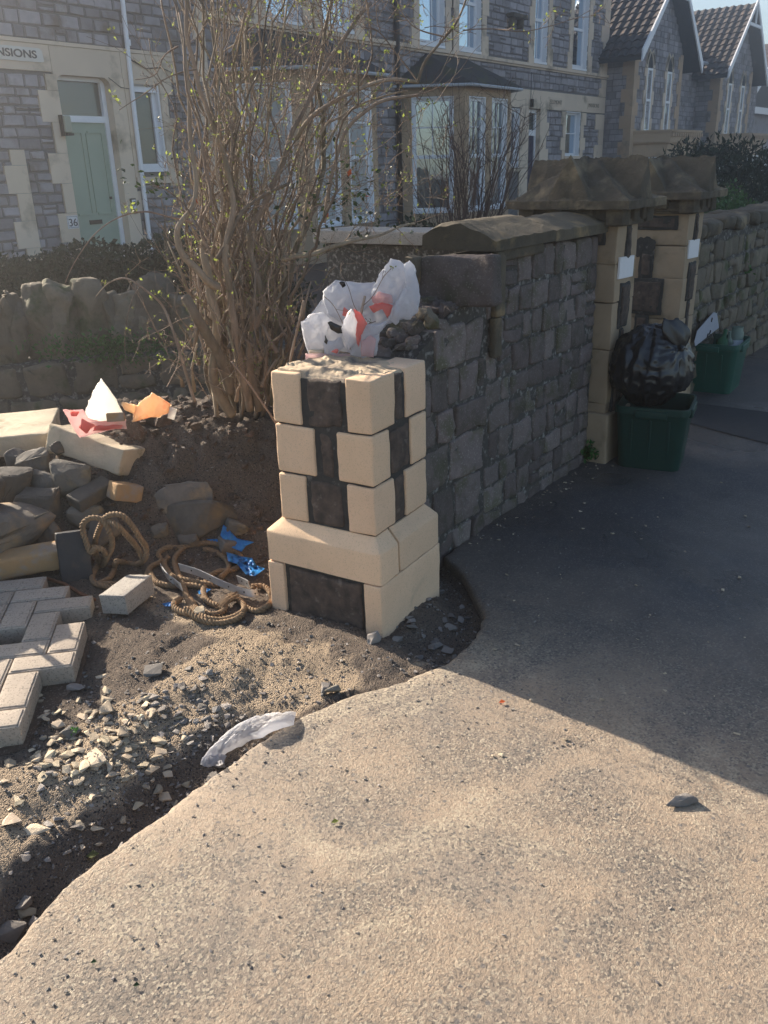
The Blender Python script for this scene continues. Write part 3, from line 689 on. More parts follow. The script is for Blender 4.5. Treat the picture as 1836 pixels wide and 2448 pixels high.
# ------------------------------------------------------------ big leggy shrub
sh_base = atD(520, 925, 3.72); sh_base.z = .40
shrub = thing('shrub', sh_base, 'tall leggy shrub with bare brown stems and sparse new leaves on the earth mound', 'shrub')
rs = random.Random(11); stems = MB(); twigs = MB(); lv = MB(); nleaf = [0]
def bez(p, t):
    p = list(p)
    while len(p) > 1: p = [a.lerp(b, t) for a, b in zip(p, p[1:])]
    return p[0]
def wig(p, f, a, sd): return p+noise.noise_vector(p*f+Vector((sd, sd, 0)))*a
def cluster(p, k=None, big=1.):
    for _ in range(k or rs.choice((1, 2, 3, 3))): leaf_faces(lv, p+Vector((rs.gauss(0, .004), rs.gauss(0, .004), rs.gauss(0, .004))), rs.uniform(.008, .019)*big, rs, .6)
    nleaf[0] += 1
def twig(p, d, L, r, lev=0):
    n = 6; pts = [p]; q = p.copy(); dd = d.normalized()
    for i in range(n):
        dd = (dd+Vector((rs.gauss(0, .16), rs.gauss(0, .16), rs.gauss(.035, .14)))).normalized(); q = q+dd*(L/n); pts.append(q.copy())
        if lev < 2 and rs.random() < (.42 if lev == 0 else .22):
            nd = (dd+Vector((rs.gauss(0, .6), rs.gauss(0, .6), rs.gauss(.1, .5)))).normalized(); twig(q.copy(), nd, L*rs.uniform(.3, .6), r*.6, lev+1)
        if rs.random() < .025: cluster(q, 2, .8)
    twigs.tube(pts, [max(.0007, r*(1-.75*i/n)) for i in range(n+1)], 4, cap=False)
    if rs.random() < .11: cluster(q)
def stem(ctrl, r0, r1, wob=.02, nt=9, tl=.25, t0=.3, n=26):
    sd = rs.random()*90; pts = []; rad = []
    for i in range(n+1):
        t = i/n; p = bez(ctrl, t); pts.append(wig(p, 5, wob*min(1, t*3), sd)); rad.append(lerp(r0, r1, t**.7)*(1+.10*nz(t*9, sd, 0, 1)))
    stems.tube(pts, rad, 7)
    for k in range(nt):
        t = rs.uniform(t0, 1); i = min(n-1, int(t*n)); d = (pts[i+1]-pts[i]).normalized()
        o = Vector((rs.gauss(0, 1), rs.gauss(0, 1), rs.gauss(.2, .6))).normalized()
        twig(pts[i], d*.9+o*.75, tl*rs.uniform(.4, 1.2), rad[i]*.45 if rad[i] < .006 else .0028)
    return pts
def px_stem(pix, r0, r1, wob=.008, **kw):
    """a traced branch: (px, py, distance) control points joined by a smooth curve"""
    P = [atD(*q) for q in pix]; pts = []
    for i in range(len(P)-1):
        a, b, c, d = P[max(i-1, 0)], P[i], P[i+1], P[min(i+2, len(P)-1)]
        for k in range(8):
            t = k/8; pts.append(.5*((2*b)+(c-a)*t+(2*a-5*b+4*c-d)*t*t+(3*b-a-3*c+d)*t**3))
    pts.append(P[-1]); n = len(pts)-1; sd = rs.random()*50
    pts = [wig(p, 9, wob*min(1, i/4), sd) for i, p in enumerate(pts)]
    rad = [lerp(r0, r1, (i/n)**.8) for i in range(n+1)]; (stems if r0 > .005 else twigs).tube(pts, rad, 6)
    for k in range(kw.get('nt', 6)):
        i = rs.randint(int(n*kw.get('t0', .3)), n-1); d = (pts[i+1]-pts[i]).normalized()
        twig(pts[i], d*.8+Vector((rs.gauss(0, .7), rs.gauss(0, .7), rs.gauss(.2, .6))), kw.get('tl', .18)*rs.uniform(.4, 1.2), min(.002, rad[i]*.5))
    return pts
# main canes fanning up out of the top of the picture
for i in range(44):
    xb = rs.uniform(445, 610); D0 = rs.uniform(3.5, 3.95); yb = rs.uniform(860, 960)
    k = (xb-528)/82; yt = rs.uniform(-420, 160); xt = 555+k*130+rs.gauss(0, 125); xt = min(880, max(325, xt)); D1 = D0+rs.gauss(0, .25)
    b0 = atD(xb, yb, D0); b0 = Gd(xb*.75+528*.25, rs.uniform(868, 925), -.04); top = atD(xt, yt, D1); m1 = atD(xb+k*14+rs.gauss(0, 26), rs.uniform(600, 690), D0+rs.gauss(0, .08)); m2 = atD(lerp(xb, xt, .55)+rs.gauss(0, 45), lerp(yb, yt, .62), (D0+D1)/2)
    stem([b0, m1, m2, top], rs.uniform(.006, .0125), rs.uniform(.0018, .0035), .085, nt=rs.randint(6, 11), tl=.28, t0=.25)
# short dead stubs and fibrous old wood low in the clump
for i in range(85):
    x = rs.gauss(525, 50); D0 = rs.uniform(3.55, 3.9); y0 = rs.uniform(620, 870); p = atD(x, y0, D0)
    q = p+Vector((rs.gauss(0, .045), rs.gauss(0, .045), rs.uniform(.06, .24))); stems.tube([p, p.lerp(q, .5)+Vector((rs.gauss(0, .01), rs.gauss(0, .01), 0)), q], [rs.uniform(.005, .012), .006, .004], 6)
for i in range(230):
    x = rs.gauss(530, 70); p = atD(x, rs.uniform(440, 860), rs.uniform(3.4, 4.0)); twig(p, Vector((rs.gauss(0, .5), rs.gauss(0, .5), .8)), rs.uniform(.1, .3), .0022, 0)
# gnarled old left trunk and its forks
for pix, r0, r1 in (([(500, 895, 3.72), (462, 820, 3.62), (468, 700, 3.55), (450, 600, 3.5), (440, 520, 3.5)], .024, .016),
                    ([(560, 885, 3.75), (540, 760, 3.66), (566, 640, 3.6), (540, 520, 3.6), (600, 380, 3.6), (640, 270, 3.65), (720, 120, 3.7), (800, 10, 3.8)], .021, .007),
                    ([(540, 885, 3.74), (505, 700, 3.55), (490, 560, 3.5), (500, 420, 3.5), (470, 300, 3.5), (420, 150, 3.5), (395, -40, 3.5)], .019, .007),
                    ([(470, 620, 3.5), (440, 600, 3.45), (400, 560, 3.42), (385, 500, 3.4), (425, 430, 3.4), (410, 300, 3.4), (400, 120, 3.4), (365, -60, 3.5)], .017, .006),
                    ([(590, 875, 3.8), (600, 700, 3.74), (640, 540, 3.7), (690, 420, 3.75), (700, 300, 3.8), (690, 150, 3.8), (730, -60, 3.8)], .018, .006),
                    ([(400, 640, 3.45), (430, 690, 3.45), (470, 760, 3.55), (500, 850, 3.66)], .020, .024),
                    ([(610, 560, 3.6), (680, 545, 3.55), (760, 520, 3.55), (830, 505, 3.6), (900, 480, 3.7)], .013, .004),
                    ([(470, 560, 3.5), (520, 470, 3.5), (560, 430, 3.5), (620, 400, 3.45)], .012, .006)):
    px_stem(pix, r0, r1, .012, nt=7, tl=.22)
# the two long arching branches and the one reaching right
px_stem([(640, 300, 3.55), (675, 250, 3.5), (740, 210, 3.45), (800, 182, 3.45), (850, 172, 3.45), (905, 178, 3.45)], .0085, .006, .004, nt=5, t0=.2)
px_stem([(902, 178, 3.45), (920, 130, 3.45), (950, 92, 3.45), (985, 50, 3.45), (1010, -10, 3.45)], .006, .0035, .004, nt=4)
px_stem([(700, 480, 3.55), (712, 400, 3.5), (745, 290, 3.45), (800, 232, 3.42), (850, 212, 3.42), (905, 205, 3.42)], .0085, .005, .004, nt=7, t0=.2)
px_stem([(650, 520, 3.55), (690, 300, 3.5), (740, 250, 3.5), (800, 215, 3.5), (880, 195, 3.5)], .006, .003, .006, nt=4)
px_stem([(1000, 66, 3.45), (1060, 62, 3.5), (1120, 68, 3.5), (1180, 60, 3.55), (1240, 40, 3.6)], .0022, .0012, .004, nt=7, tl=.12, t0=0)
px_stem([(905, 178, 3.45), (860, 120, 3.5), (820, 70, 3.5), (780, 60, 3.5)], .004, .0015, .004, nt=6)
px_stem([(960, 80, 3.45), (900, 60, 3.4), (870, 30, 3.4), (850, -20, 3.4)], .003, .0015, .004, nt=6)
# drooping outliers on the left
px_stem([(415, 480, 3.45), (370, 470, 3.4), (310, 458, 3.35), (255, 470, 3.32), (205, 505, 3.3), (165, 560, 3.3), (142, 612, 3.3)], .004, .0014, .003, nt=4, tl=.05)
px_stem([(420, 868, 3.5), (400, 800, 3.45), (375, 720, 3.4), (350, 660, 3.4), (310, 622, 3.35), (270, 602, 3.35), (235, 612, 3.35), (208, 640, 3.35)], .0075, .0016, .003, nt=3, tl=.05)
px_stem([(302, 620, 3.35), (285, 650, 3.35), (270, 720, 3.35), (272, 780, 3.35), (278, 805, 3.35)], .0022, .0009, .003, nt=3, tl=.04)
px_stem([(395, 790, 3.45), (360, 775, 3.4), (330, 790, 3.4), (312, 808, 3.4)], .0022, .001, .003, nt=1, tl=.04)
px_stem([(425, 150, 3.4), (390, 158, 3.38), (350, 175, 3.36), (300, 210, 3.35), (258, 238, 3.35), (192, 243, 3.35)][:5], .003, .0012, .004, nt=5, tl=.06)
px_stem([(385, 100, 3.4), (355, 120, 3.4), (335, 160, 3.4), (292, 172, 3.4)], .003, .0012, .004, nt=4, tl=.08)
px_stem([(445, 520, 3.4), (400, 445, 3.38), (360, 410, 3.36), (330, 400, 3.35)], .004, .0015, .004, nt=6, tl=.08)
px_stem([(600, 920, 3.3), (560, 860, 3.3), (500, 780, 3.3)], .005, .004, .003, nt=1)
px_stem([(598, 910, 3.3), (640, 720, 3.2), (655, 650, 3.15)], .006, .005, .003, nt=2)
# thin rising sucker in front of the white bags
px_stem([(758, 755, 3.02), (768, 715, 3.02), (780, 675, 3.03), (788, 640, 3.05)], .0085, .0045, .002, nt=1)
px_stem([(768, 712, 3.02), (790, 702, 3.02), (812, 694, 3.03)], .0018, .0012, .001, nt=0); px_stem([(785, 660, 3.03), (805, 640, 3.03), (828, 600, 3.04), (845, 580, 3.05)], .0016, .001, .001, nt=2, tl=.05)
px_stem([(778, 680, 3.02), (765, 660, 3.02), (752, 620, 3.03), (735, 590, 3.05)], .0014, .001, .001, nt=1, tl=.05); px_stem([(700, 640, 3.05), (722, 662, 3.03), (745, 710, 3.03), (750, 745, 3.03)], .0014, .001, .001, nt=1, tl=.05)
for i in range(230):   # fine twig haze over the crown, thicker to the right
    x = rs.gauss(690, 115); y = rs.uniform(-80, 470)
    if x < 340: continue
    twig(atD(x, y, rs.uniform(3.3, 4.1)), Vector((rs.gauss(.2, .7), rs.gauss(-.2, .7), rs.gauss(.4, .5))), rs.uniform(.10, .28), .0017, 0)
for i in range(70):   # tired dark-green leaves lower right
    p = atD(rs.gauss(745, 60), rs.gauss(455, 55), rs.uniform(3.3, 3.9)); twig(p, Vector((rs.gauss(.4, .5), rs.gauss(-.4, .5), rs.gauss(.2, .4))), .12, .0014, 1)
stems.build('stems', 'bark', shrub, smooth=True); twigs.build('twigs', 'twig', shrub, smooth=True); lv.build('leaves', 'leaf_new', shrub)
dl = MB()
for i in range(170):
    leaf_faces(dl, atD(rs.gauss(740, 65), rs.gauss(450, 55), rs.uniform(3.3, 3.9)), rs.uniform(.018, .034), rs, .2)
for i in range(45): leaf_faces(dl, atD(rs.gauss(345, 45), rs.gauss(395, 30), rs.uniform(3.3, 3.5)), rs.uniform(.014, .03), rs, .2)
dl.build('old_leaves', 'leaf_dark', shrub)
rl = MB()
for (x, y) in ((788, 425), (752, 383), (700, 470), (338, 400), (415, 428)): leaf_faces(rl, atD(x, y, 3.4), .032, rs)
rl.build('red_leaves', 'leaf_red', shrub)

# ------------------------------------------------------------ crumpled plastic and paper
def lobe(mb, outline, D, th, crumple=.02, fq=9, rings=20, seed=0, sides=6, tilt=(0, 0)):
    cx_ = sum(p[0] for p in outline)/len(outline); cy_ = sum(p[1] for p in outline)/len(outline)
    B = []
    n = len(outline)
    for i in range(n):
        a, b = outline[i], outline[(i+1) % n]
        for k in range(sides): B.append((lerp(a[0], b[0], k/sides), lerp(a[1], b[1], k/sides)))
    m = len(B)
    for side in (-1, 1):
        vs = []; fs = []
        for r in range(rings+1):
            t = r/rings
            for (x, y) in B:
                px_, py_ = lerp(cx_, x, t), lerp(cy_, y, t)
                p = Vector((px_/34., py_/34., seed*3.7+side*2))
                rd = 1-abs(noise.noise(p*fq/9))*2; rd2 = 1-abs(noise.noise(p*fq/3.5+Vector((5, 5, 5))))*2
                jg = 1+0*side; dep = D+tilt[0]*(px_-cx_)/100+tilt[1]*(py_-cy_)/100+side*th*math.sqrt(max(0, 1-t**2.2))+crumple*(rd*.42+rd2*.16)*(1 if side < 0 else -1)*(1-.3*t)
                jx = noise.noise(p*3)*4*max(0, t-.6)*2.2; vs.append(atD(px_+jx, py_+jx, dep))
        for r in range(rings):
            for k in range(m):
                q = (r*m+k, r*m+(k+1) % m, (r+1)*m+(k+1) % m, (r+1)*m+k); fs.append(q)
        mb.add(vs, fs)
bagA = thing('carrier_bag', atD(780, 720, 3.1), 'torn white and red plastic carrier bags caught on the broken wall end behind the pillar', 'plastic bag')
def BC(l): return [(497+x*.4102, 518.7+y*.4102) for x, y in l]
b = MB(); lobe(b, BC([(400, 420), (500, 300), (640, 260), (780, 240), (900, 190), (950, 300), (900, 400), (790, 470), (770, 600), (420, 610)]), 3.17, .05, .03, 9, seed=40); b.build('inner_bag', 'bag_white', bagA, smooth=True)
b = MB()
lobe(b, BC([(760, 235), (800, 160), (850, 100), (895, 108), (930, 140), (945, 190), (905, 270), (870, 330), (830, 345), (770, 335), (740, 290)]), 3.07, .035, .016, 9, seed=1)
lobe(b, BC([(915, 125), (945, 106), (972, 135), (985, 200), (1000, 290), (990, 370), (950, 415), (895, 420), (870, 445), (838, 420), (862, 350), (900, 280), (942, 215)]), 3.03, .03, .016, 9, seed=2)
lobe(b, BC([(488, 270), (525, 235), (560, 212), (620, 218), (700, 228), (765, 222), (785, 290), (745, 330), (700, 372), (640, 362), (612, 420), (585, 432), (520, 400), (495, 335)]), 3.12, .045, .026, 9, seed=3)
b.build('upper_bag', 'bag_white', bagA, smooth=True)
b = MB(); lobe(b, BC([(374, 430), (402, 405), (432, 388), (492, 378), (532, 420), (520, 470), (505, 520), (502, 600), (420, 612), (398, 560), (385, 500)]), 3.08, .035, .022, 9, seed=4)
lobe(b, BC([(490, 545), (540, 530), (585, 508), (604, 560), (565, 602), (498, 606)]), 3.03, .015, .012, 9, seed=5); lobe(b, BC([(590, 470), (602, 420), (640, 362), (662, 400), (680, 450), (692, 510), (640, 560), (618, 582)]), 3.0, .018, .010, 9, seed=6)
lobe(b, BC([(715, 440), (760, 448), (838, 420), (800, 470), (770, 500), (735, 500)]), 3.0, .012, .010, 9, seed=7); lobe(b, BC([(640, 490), (700, 455), (782, 448), (786, 520), (772, 610), (700, 622), (632, 606)]), 3.01, .022, .014, 9, seed=12)
b.build('lower_bag', 'bag_white', bagA, smooth=True)
for L9 in (
    [(690, 530), (740, 500), (768, 520), (755, 616), (690, 612)],
    [(745, 305), (790, 272), (850, 290), (856, 335), (760, 338)],
    [(400, 600), (500, 598), (640, 600), (645, 632), (400, 640)]):
    b = MB(); lobe(b, BC(L9), 3.035 if L9[0][0] > 740 else 2.985 if L9[0][0] > 500 else 3.03, .012, .008, 9, seed=L9[0][0]); b.build('pink_film', 'bag_pink', bagA, smooth=True)
b = MB(); lobe(b, BC([(733, 352), (770, 336), (802, 330), (857, 342), (850, 372), (832, 415), (815, 362), (790, 368), (755, 384)]), 3.005, .010, .008, 9, seed=16); lobe(b, BC([(650, 362), (690, 385), (722, 440), (695, 490), (672, 560), (664, 500), (668, 430)]), 2.985, .010, .007, 9, seed=17)
lobe(b, BC([(532, 590), (555, 575), (575, 578), (560, 596)]), 2.99, .006, .004, 9, seed=18); lobe(b, BC([(590, 395), (604, 355), (622, 370), (615, 400)]), 3.05, .006, .004, 9, seed=19)
b.build('red_print', 'bag_red', bagA, smooth=True)
b = MB(); lobe(b, BC([(518, 440), (535, 430), (590, 455), (600, 490), (560, 488), (530, 470)]), 3.02, .010, .008, 9, seed=20); lobe(b, BC([(500, 500), (515, 530), (508, 548), (498, 540)]), 3.02, .006, .004, 9, seed=21); lobe(b, BC([(575, 225), (600, 215), (604, 232), (590, 250)]), 3.04, .008, .005, 9, seed=22)
b.build('dark_gap', 'black_plastic', bagA, smooth=True)  # black lobes stand in for the shade in gaps between the bags

# rubble: slabs, bricks, stones
random.seed(3)
RZ = lambda a: Matrix.Rotation(R(a), 3, 'Z')
s1 = MB(); dv = Vector((-.78, .626, 0)); wv = Vector((.626, .78, 0)); A = Vector((2.174, 3.584, .40)); ctr = A+dv*.6+wv*.245-Vector((0, 0, .05))
s1.rblock(ctr, (1.2, .49, .10), Matrix.Rotation(math.atan2(dv.y, dv.x), 3, 'Z'), .008, .008, 12, .03, warp=.012)
tag(s1.build('coping_slab', 'lit_slab', org=ctr, smooth=True, angle=40), 'long sunlit coping slab lying flat on the rubble at the left edge', 'stone slab')
s2 = MB(); p2 = atD(228, 968, 4.02); rt = Matrix.Rotation(math.atan2(-.81, .59)+R(-22), 3, 'Z')@Matrix.Rotation(R(-16), 3, 'X')@Matrix.Rotation(R(12), 3, 'Y')
s2.rblock(p2, (.42, .30, .13), rt, .008, .008, 12, .03, warp=.02)
tag(s2.build('coping_slab', 'lit_slab', org=p2, smooth=True, angle=40), 'tilted coping stone under the red and white wrapper, half buried in the earth mound', 'stone slab')
def rk(px, py, wpx, hpx, lift, label, m='rubble', name='rubble_stone', yaw=0, dp=.8, sub=2, npts=18, dist=None, group=None):
    c = Gd(px, py, lift) if dist is None else atD(px, py, dist); D = math.hypot(c.x, c.y); s = math.hypot(D, 1.1)/FP
    b = MB(); b.rock(c, (wpx*s*1.16, wpx*s*dp, hpx*s*1.16), RZ(-54+yaw)@Matrix.Rotation(random.uniform(-.15, .15), 3, 'Y'), .07, sub, 15)
    return tag(b.build(name, m, org=c, smooth=True, angle=20), label, 'stone', group or 'stones of the collapsed wall')
rk(33, 1066, 80, 95, .06, 'large rounded grey-green stone at the left edge above the tan beam')
rk(48, 1150, 100, 75, .05, 'broad grey stone resting just above the tan beam')
rk(96, 1150, 62, 72, .05, 'upright brown stone touching the broad grey stone above the tan beam')
rk(88, 1090, 85, 60, .05, 'flat dark stone between the large rounded stone and the red-brown brick')
rk(152, 1030, 78, 64, .05, 'blocky stone below the gap between the two coping slabs')
rk(128, 968, 30, 24, .10, 'small pale stone tucked under the right end of the long slab')
rk(30, 998, 50, 46, .08, 'knobbly stone directly below the left end of the long slab')
rk(75, 1000, 60, 50, .06, 'dark stone in shadow below the middle of the long slab')
rk(100, 1045, 60, 55, .03, 'wedge-shaped dark stone in the middle of the rubble')
rk(185, 1110, 60, 45, .03, 'low stone left of the raised rope loop')
rk(395, 1078, 120, 60, .03, 'wide flat reddish stone set in the face of the mound', dp=.5)
rk(432, 1118, 150, 72, .02, 'largest brown stone at the foot of the mound above the rope coils', dp=.55)
rk(346, 1143, 34, 28, .02, 'pinkish cobble at the foot of the mound right of the raised rope loop')
rk(512, 1135, 48, 38, .02, 'round reddish stone beside the blue plastic')
rk(225, 1150, 70, 60, .03, 'brown stone seen through the raised rope loop')
rk(288, 930, 42, 62, .02, 'round dark stone standing under the orange wrapper', 'soil')
rk(330, 905, 36, 34, .02, 'reddish lump on the mound crest in front of the orange wrapper', 'soil')
rk(355, 908, 40, 26, .02, 'flat dark lump on the mound crest right of the orange wrapper', 'soil')
rk(500, 1178, 60, 32, .015, 'brown stone inside the right rope coil')
rk(410, 1165, 44, 28, .015, 'half-buried stone behind the left edge of the rope coil')
def brick(px, py, dims, yaw, m, label, lift=.03, tx=0, ty=0, r=.005, name='brick', cat='brick', amp=.002, dist=None):
    c = Gd(px, py, lift) if dist is None else atD(px, py, dist); b = MB()
    b.rblock(c, dims, RZ(yaw)@Matrix.Rotation(R(tx), 3, 'X')@Matrix.Rotation(R(ty), 3, 'Y'), r, amp, 20, .02)
    return tag(b.build(name, m, org=c, smooth=True, angle=40), label, cat)
brick(198, 1066, (.19, .09, .06), 0, 'rubble', 'red-brown brick lying crossways in the rubble', .05, 10, -12, r=.008)
brick(270, 1062, (.13, .085, .075), -10, 'tan_block', 'small tan squared block wedged in the rubble under the tilted coping stone', .04, 0, 20, r=.007)
brick(50, 1212, (.40, .10, .09), -36, 'tan_block', 'long tan stone beam lying at the left edge above the pavers', .075, 6, -2, r=.012, name='stone_beam', cat='stone', amp=.004)
brick(160, 1205, (.12, .10, .215), -28, 'dark_brick', 'dark glazed brick standing on end behind the pavers', .07, -18, 4)
brick(276, 1283, (.20, .105, .075), 22, 'grey_brick', 'loose grey concrete block lying alone beside the rope', .045, -4, 3, r=.004, name='concrete_block')
for i, (x, y, z, dx, dy, dz) in enumerate(((1.62, 3.28, .30, .30, .24, .22), (1.30, 3.25, .32, .34, .26, .24), (1.46, 3.34, .42, .28, .22, .16), (1.05, 3.3, .28, .34, .3, .28), (1.45, 3.25, .10, .9, .3, .3))):
    b = MB(); b.rock((x, y, z), (dx, dy, dz), RZ(i*37 if i < 4 else 0), .1, 2, 18); tag(b.build('rubble_stone', 'rubble', org=(x, y, z), smooth=True, angle=38), ('grey stone at the left end of the heap', 'far left stone of the heap', 'top stone at the left end of the heap', 'outermost stone of the heap', 'broad bottom stone at the left end of the heap')[i], 'stone', 'stones of the collapsed wall')
# rusty rod
b = MB(); rp = [Gd(x, y, .02) for x, y in ((95, 1247), (140, 1262), (175, 1283), (205, 1296))]; b.tube(rp, .007, 6)
tag(b.build('iron_rod', 'rust', org=rp[0], smooth=True), 'thin rusty rod between the pavers and the loose grey block', 'rod')
# pavers laid in herringbone
er = R(-46.5)+R(3.2); ev = Vector((math.cos(er), math.sin(er), 0)); fv = Vector((-ev.y, ev.x, 0)); PO = Vector((1.219, 2.429, 0))
PV = [(-.01, .19, .31, .41, 'third row block at the back with its long dark side exposed'), (-.11, .09, .415, .515, 'second row from the back, long side to the earth'), (-.21, -.01, .52, .62, 'rearmost long block under the tan beam'),
      (-.11, -.01, .205, .41, 'block pointing away at the left edge in dappled light'), (-.01, .09, .10, .305, 'block pointing away with branch shadows across it'), (.09, .19, 0, .20, 'square-on block at the right of the paving, half sunlit'),
      (-.11, .09, 0, .10, 'long sunlit block at the left of the middle row'), (-.01, .19, -.10, 0, 'long sunlit block forming the middle right edge'), (-.11, -.01, -.205, 0, 'sunlit block pointing away at the left edge'),
      (-.01, .09, -.305, -.10, 'sunlit block pointing away, free on its right side'), (-.11, -.01, -.305, -.205, 'short half block at the left edge of the near rows'), (-.11, .09, -.405, -.305, 'nearest long block facing the camera'),
      (-.21, -.11, -.505, -.30, 'frontmost block cut by the left edge'), (-.31, -.11, .10, .20, 'block just outside the left edge'), (-.31, -.11, -.10, 0, 'outermost left block of the middle row'), (-.31, -.21, .205, .41, 'outer left block of the rear rows'), (-.21, -.11, -.10, -.305, 'outer left block of the near rows'),
      (-.21, -.11, .20, .41, 'left block of the rear rows'), (-.31, -.11, .415, .515, 'left long block of the second row')]
for (e0, e1, f0, f1, lab) in PV:
    if f0 > f1: f0, f1 = f1, f0
    c = PO+ev*((e0+e1)/2)+fv*((f0+f1)/2)+Vector((0, 0, .029+random.uniform(-.001, .001)))
    b = MB(); L1, L2 = abs(e1-e0)-.004, abs(f1-f0)-.004; rt = RZ(math.degrees(er)+random.uniform(-.6, .6))
    b.rblock(c, (L1, L2, .062), rt, .0035, .0012, 30, .02)
    hx, hy = L1/2-.007, L2/2-.007; b.rblock(c+Vector((0, 0, .0315)), (hx*2, hy*2, .006), rt, .003, .0008, 30, .02, a=b.a[-1])
    tag(b.build('block_paver', 'paver', org=c, smooth=True, angle=40), 'grey paving brick, '+lab, 'paving brick', 'block pavers laid in a herringbone pattern')
# bedding sand under the pavers
b = MB(); pts = []
for (e, f) in ((-.33, -.30), (-.16, -.52), (.10, -.415), (.11, -.31), (.20, -.10), (.20, .20), (.20, .41), (0, .63), (-.33, .63)): pts.append(PO+ev*e+fv*f)
n = len(pts); b.add([p+Vector((0, 0, -.002)) for p in pts]+[p+Vector((0, 0, -.12)) for p in pts], [tuple(range(n))]+[(i, n+i, n+(i+1) % n, (i+1) % n) for i in range(n)])
struct(b.build('bedding', 'soil'))

# rope
def catmull(P, k=10):
    pts = []
    for i in range(len(P)-1):
        a, b_2, c, d = P[max(i-1, 0)], P[i], P[i+1], P[min(i+2, len(P)-1)]
        for j in range(k):
            t = j/k; pts.append(.5*((2*b_2)+(c-a)*t+(2*a-5*b_2+4*c-d)*t*t+(3*b_2-a-3*c+d)*t**3))
    pts.append(P[-1]); return pts
def rope_mesh(mb, P, R0=.0112, pitch=.044):
    pts = catmull(P, 14); res = [pts[0]]; L_ = 0; seg = .006
    dist = [0]
    for a, b_2 in zip(pts, pts[1:]): dist.append(dist[-1]+(b_2-a).length)
    out = []; n = int(dist[-1]/seg); j = 0
    for i in range(n+1):
        s = i*seg
        while j < len(dist)-2 and dist[j+1] < s: j += 1
        t = (s-dist[j])/max(1e-6, dist[j+1]-dist[j]); out.append(pts[j].lerp(pts[j+1], min(1, t)))
    nn = (out[1]-out[0]).orthogonal().normalized(); fr = []
    for i, p in enumerate(out):
        t = (out[min(i+1, len(out)-1)]-out[max(i-1, 0)]).normalized(); nn = (nn-t*nn.dot(t)).normalized(); fr.append((nn.copy(), t.cross(nn)))
    for k in range(3):
        st_ = []
        for i, p in enumerate(out):
            a = 2*math.pi*(i*seg/pitch+k/3); st_.append(p+(fr[i][0]*math.cos(a)+fr[i][1]*math.sin(a))*R0*.60)
        mb.tube(st_, R0*.50, 7)
def zr(x, y): return (60*.9036+x*.3268, 1200*.9036+y*.3268)
def RP(lst):
    out = []
    for q in lst: x, y = zr(q[0], q[1]); out.append(Gd(x, y, .013) if len(q) < 3 else onZ(x, y, q[2]))
    return out
rp = MB()
rope_mesh(rp, RP([(610, 560), (540, 560), (455, 530), (450, 470), (500, 400), (530, 340, .10), (470, 300, .14), (430, 330, .12), (385, 200, .20), (385, 140, .24), (440, 105, .26), (510, 120, .25), (560, 200, .2), (575, 290, .13), (540, 370, .07), (510, 420), (470, 350, .06), (462, 270, .12), (480, 200, .18), (500, 150, .22)]))
rope_mesh(rp, RP([(500, 130, .24), (560, 85, .27), (640, 90, .27), (710, 160, .22), (760, 240, .16), (800, 300, .10), (795, 370, .06), (740, 410), (660, 400), (600, 395, .05), (590, 440), (560, 500), (490, 540), (600, 540), (640, 560)]))
rope_mesh(rp, RP([(520, 110, .24), (600, 150, .24), (680, 230, .17), (740, 300, .10), (780, 380, .05)]))
rope_mesh(rp, RP([(800, 500), (830, 430), (900, 390), (880, 340), (940, 300), (1020, 300), (1120, 280), (1230, 270), (1340, 300), (1420, 350), (1430, 410), (1370, 450), (1280, 460), (1210, 500), (1180, 580), (1200, 650), (1280, 690)]))
rope_mesh(rp, RP([(1050, 300), (990, 370), (1000, 450), (1040, 530), (1060, 600), (1100, 690), (1180, 760), (1290, 780), (1400, 750), (1450, 700), (1400, 640), (1330, 660), (1310, 720), (1240, 745), (1140, 710), (1090, 640)]))
rope_mesh(rp, RP([(950, 360), (920, 400), (940, 450), (990, 500), (1090, 520), (1190, 540), (1300, 550)]))
rope_mesh(rp, RP([(820, 460), (870, 530), (960, 555), (1080, 550), (1180, 560)])); rope_mesh(rp, RP([(1080, 740), (1000, 710), (985, 670), (1030, 640)]))
rope_mesh(rp, RP([(1060, 700, .05), (1140, 770), (1260, 800), (1380, 780), (1440, 740)])); rope_mesh(rp, RP([(1500, 560), (1580, 560), (1630, 620), (1600, 690), (1520, 720), (1450, 690)]))
rope_mesh(rp, RP([(1180, 310), (1260, 330), (1330, 380), (1345, 440), (1290, 500)]))
ro = rp.build('rope', 'rope', org=Gd(400, 1230), smooth=True); tag(ro, 'thick frayed brown rope lying in coils beside the pillar with one loop standing up', 'rope')
fr_ = MB()
for i in range(70):
    x, y = zr(1260+random.uniform(0, 60), 700+random.uniform(-20, 10)); x2, y2 = zr(1400+random.uniform(-30, 20), 600+random.uniform(-10, 40)); p = Gd(x, y, .02); q = Gd(x2, y2, .03)
    fr_.tube([p, p.lerp(q, .5)+Vector((0, 0, .012)), q], .0008, 3)
f = fr_.build('frayed_end', 'rope', ro)
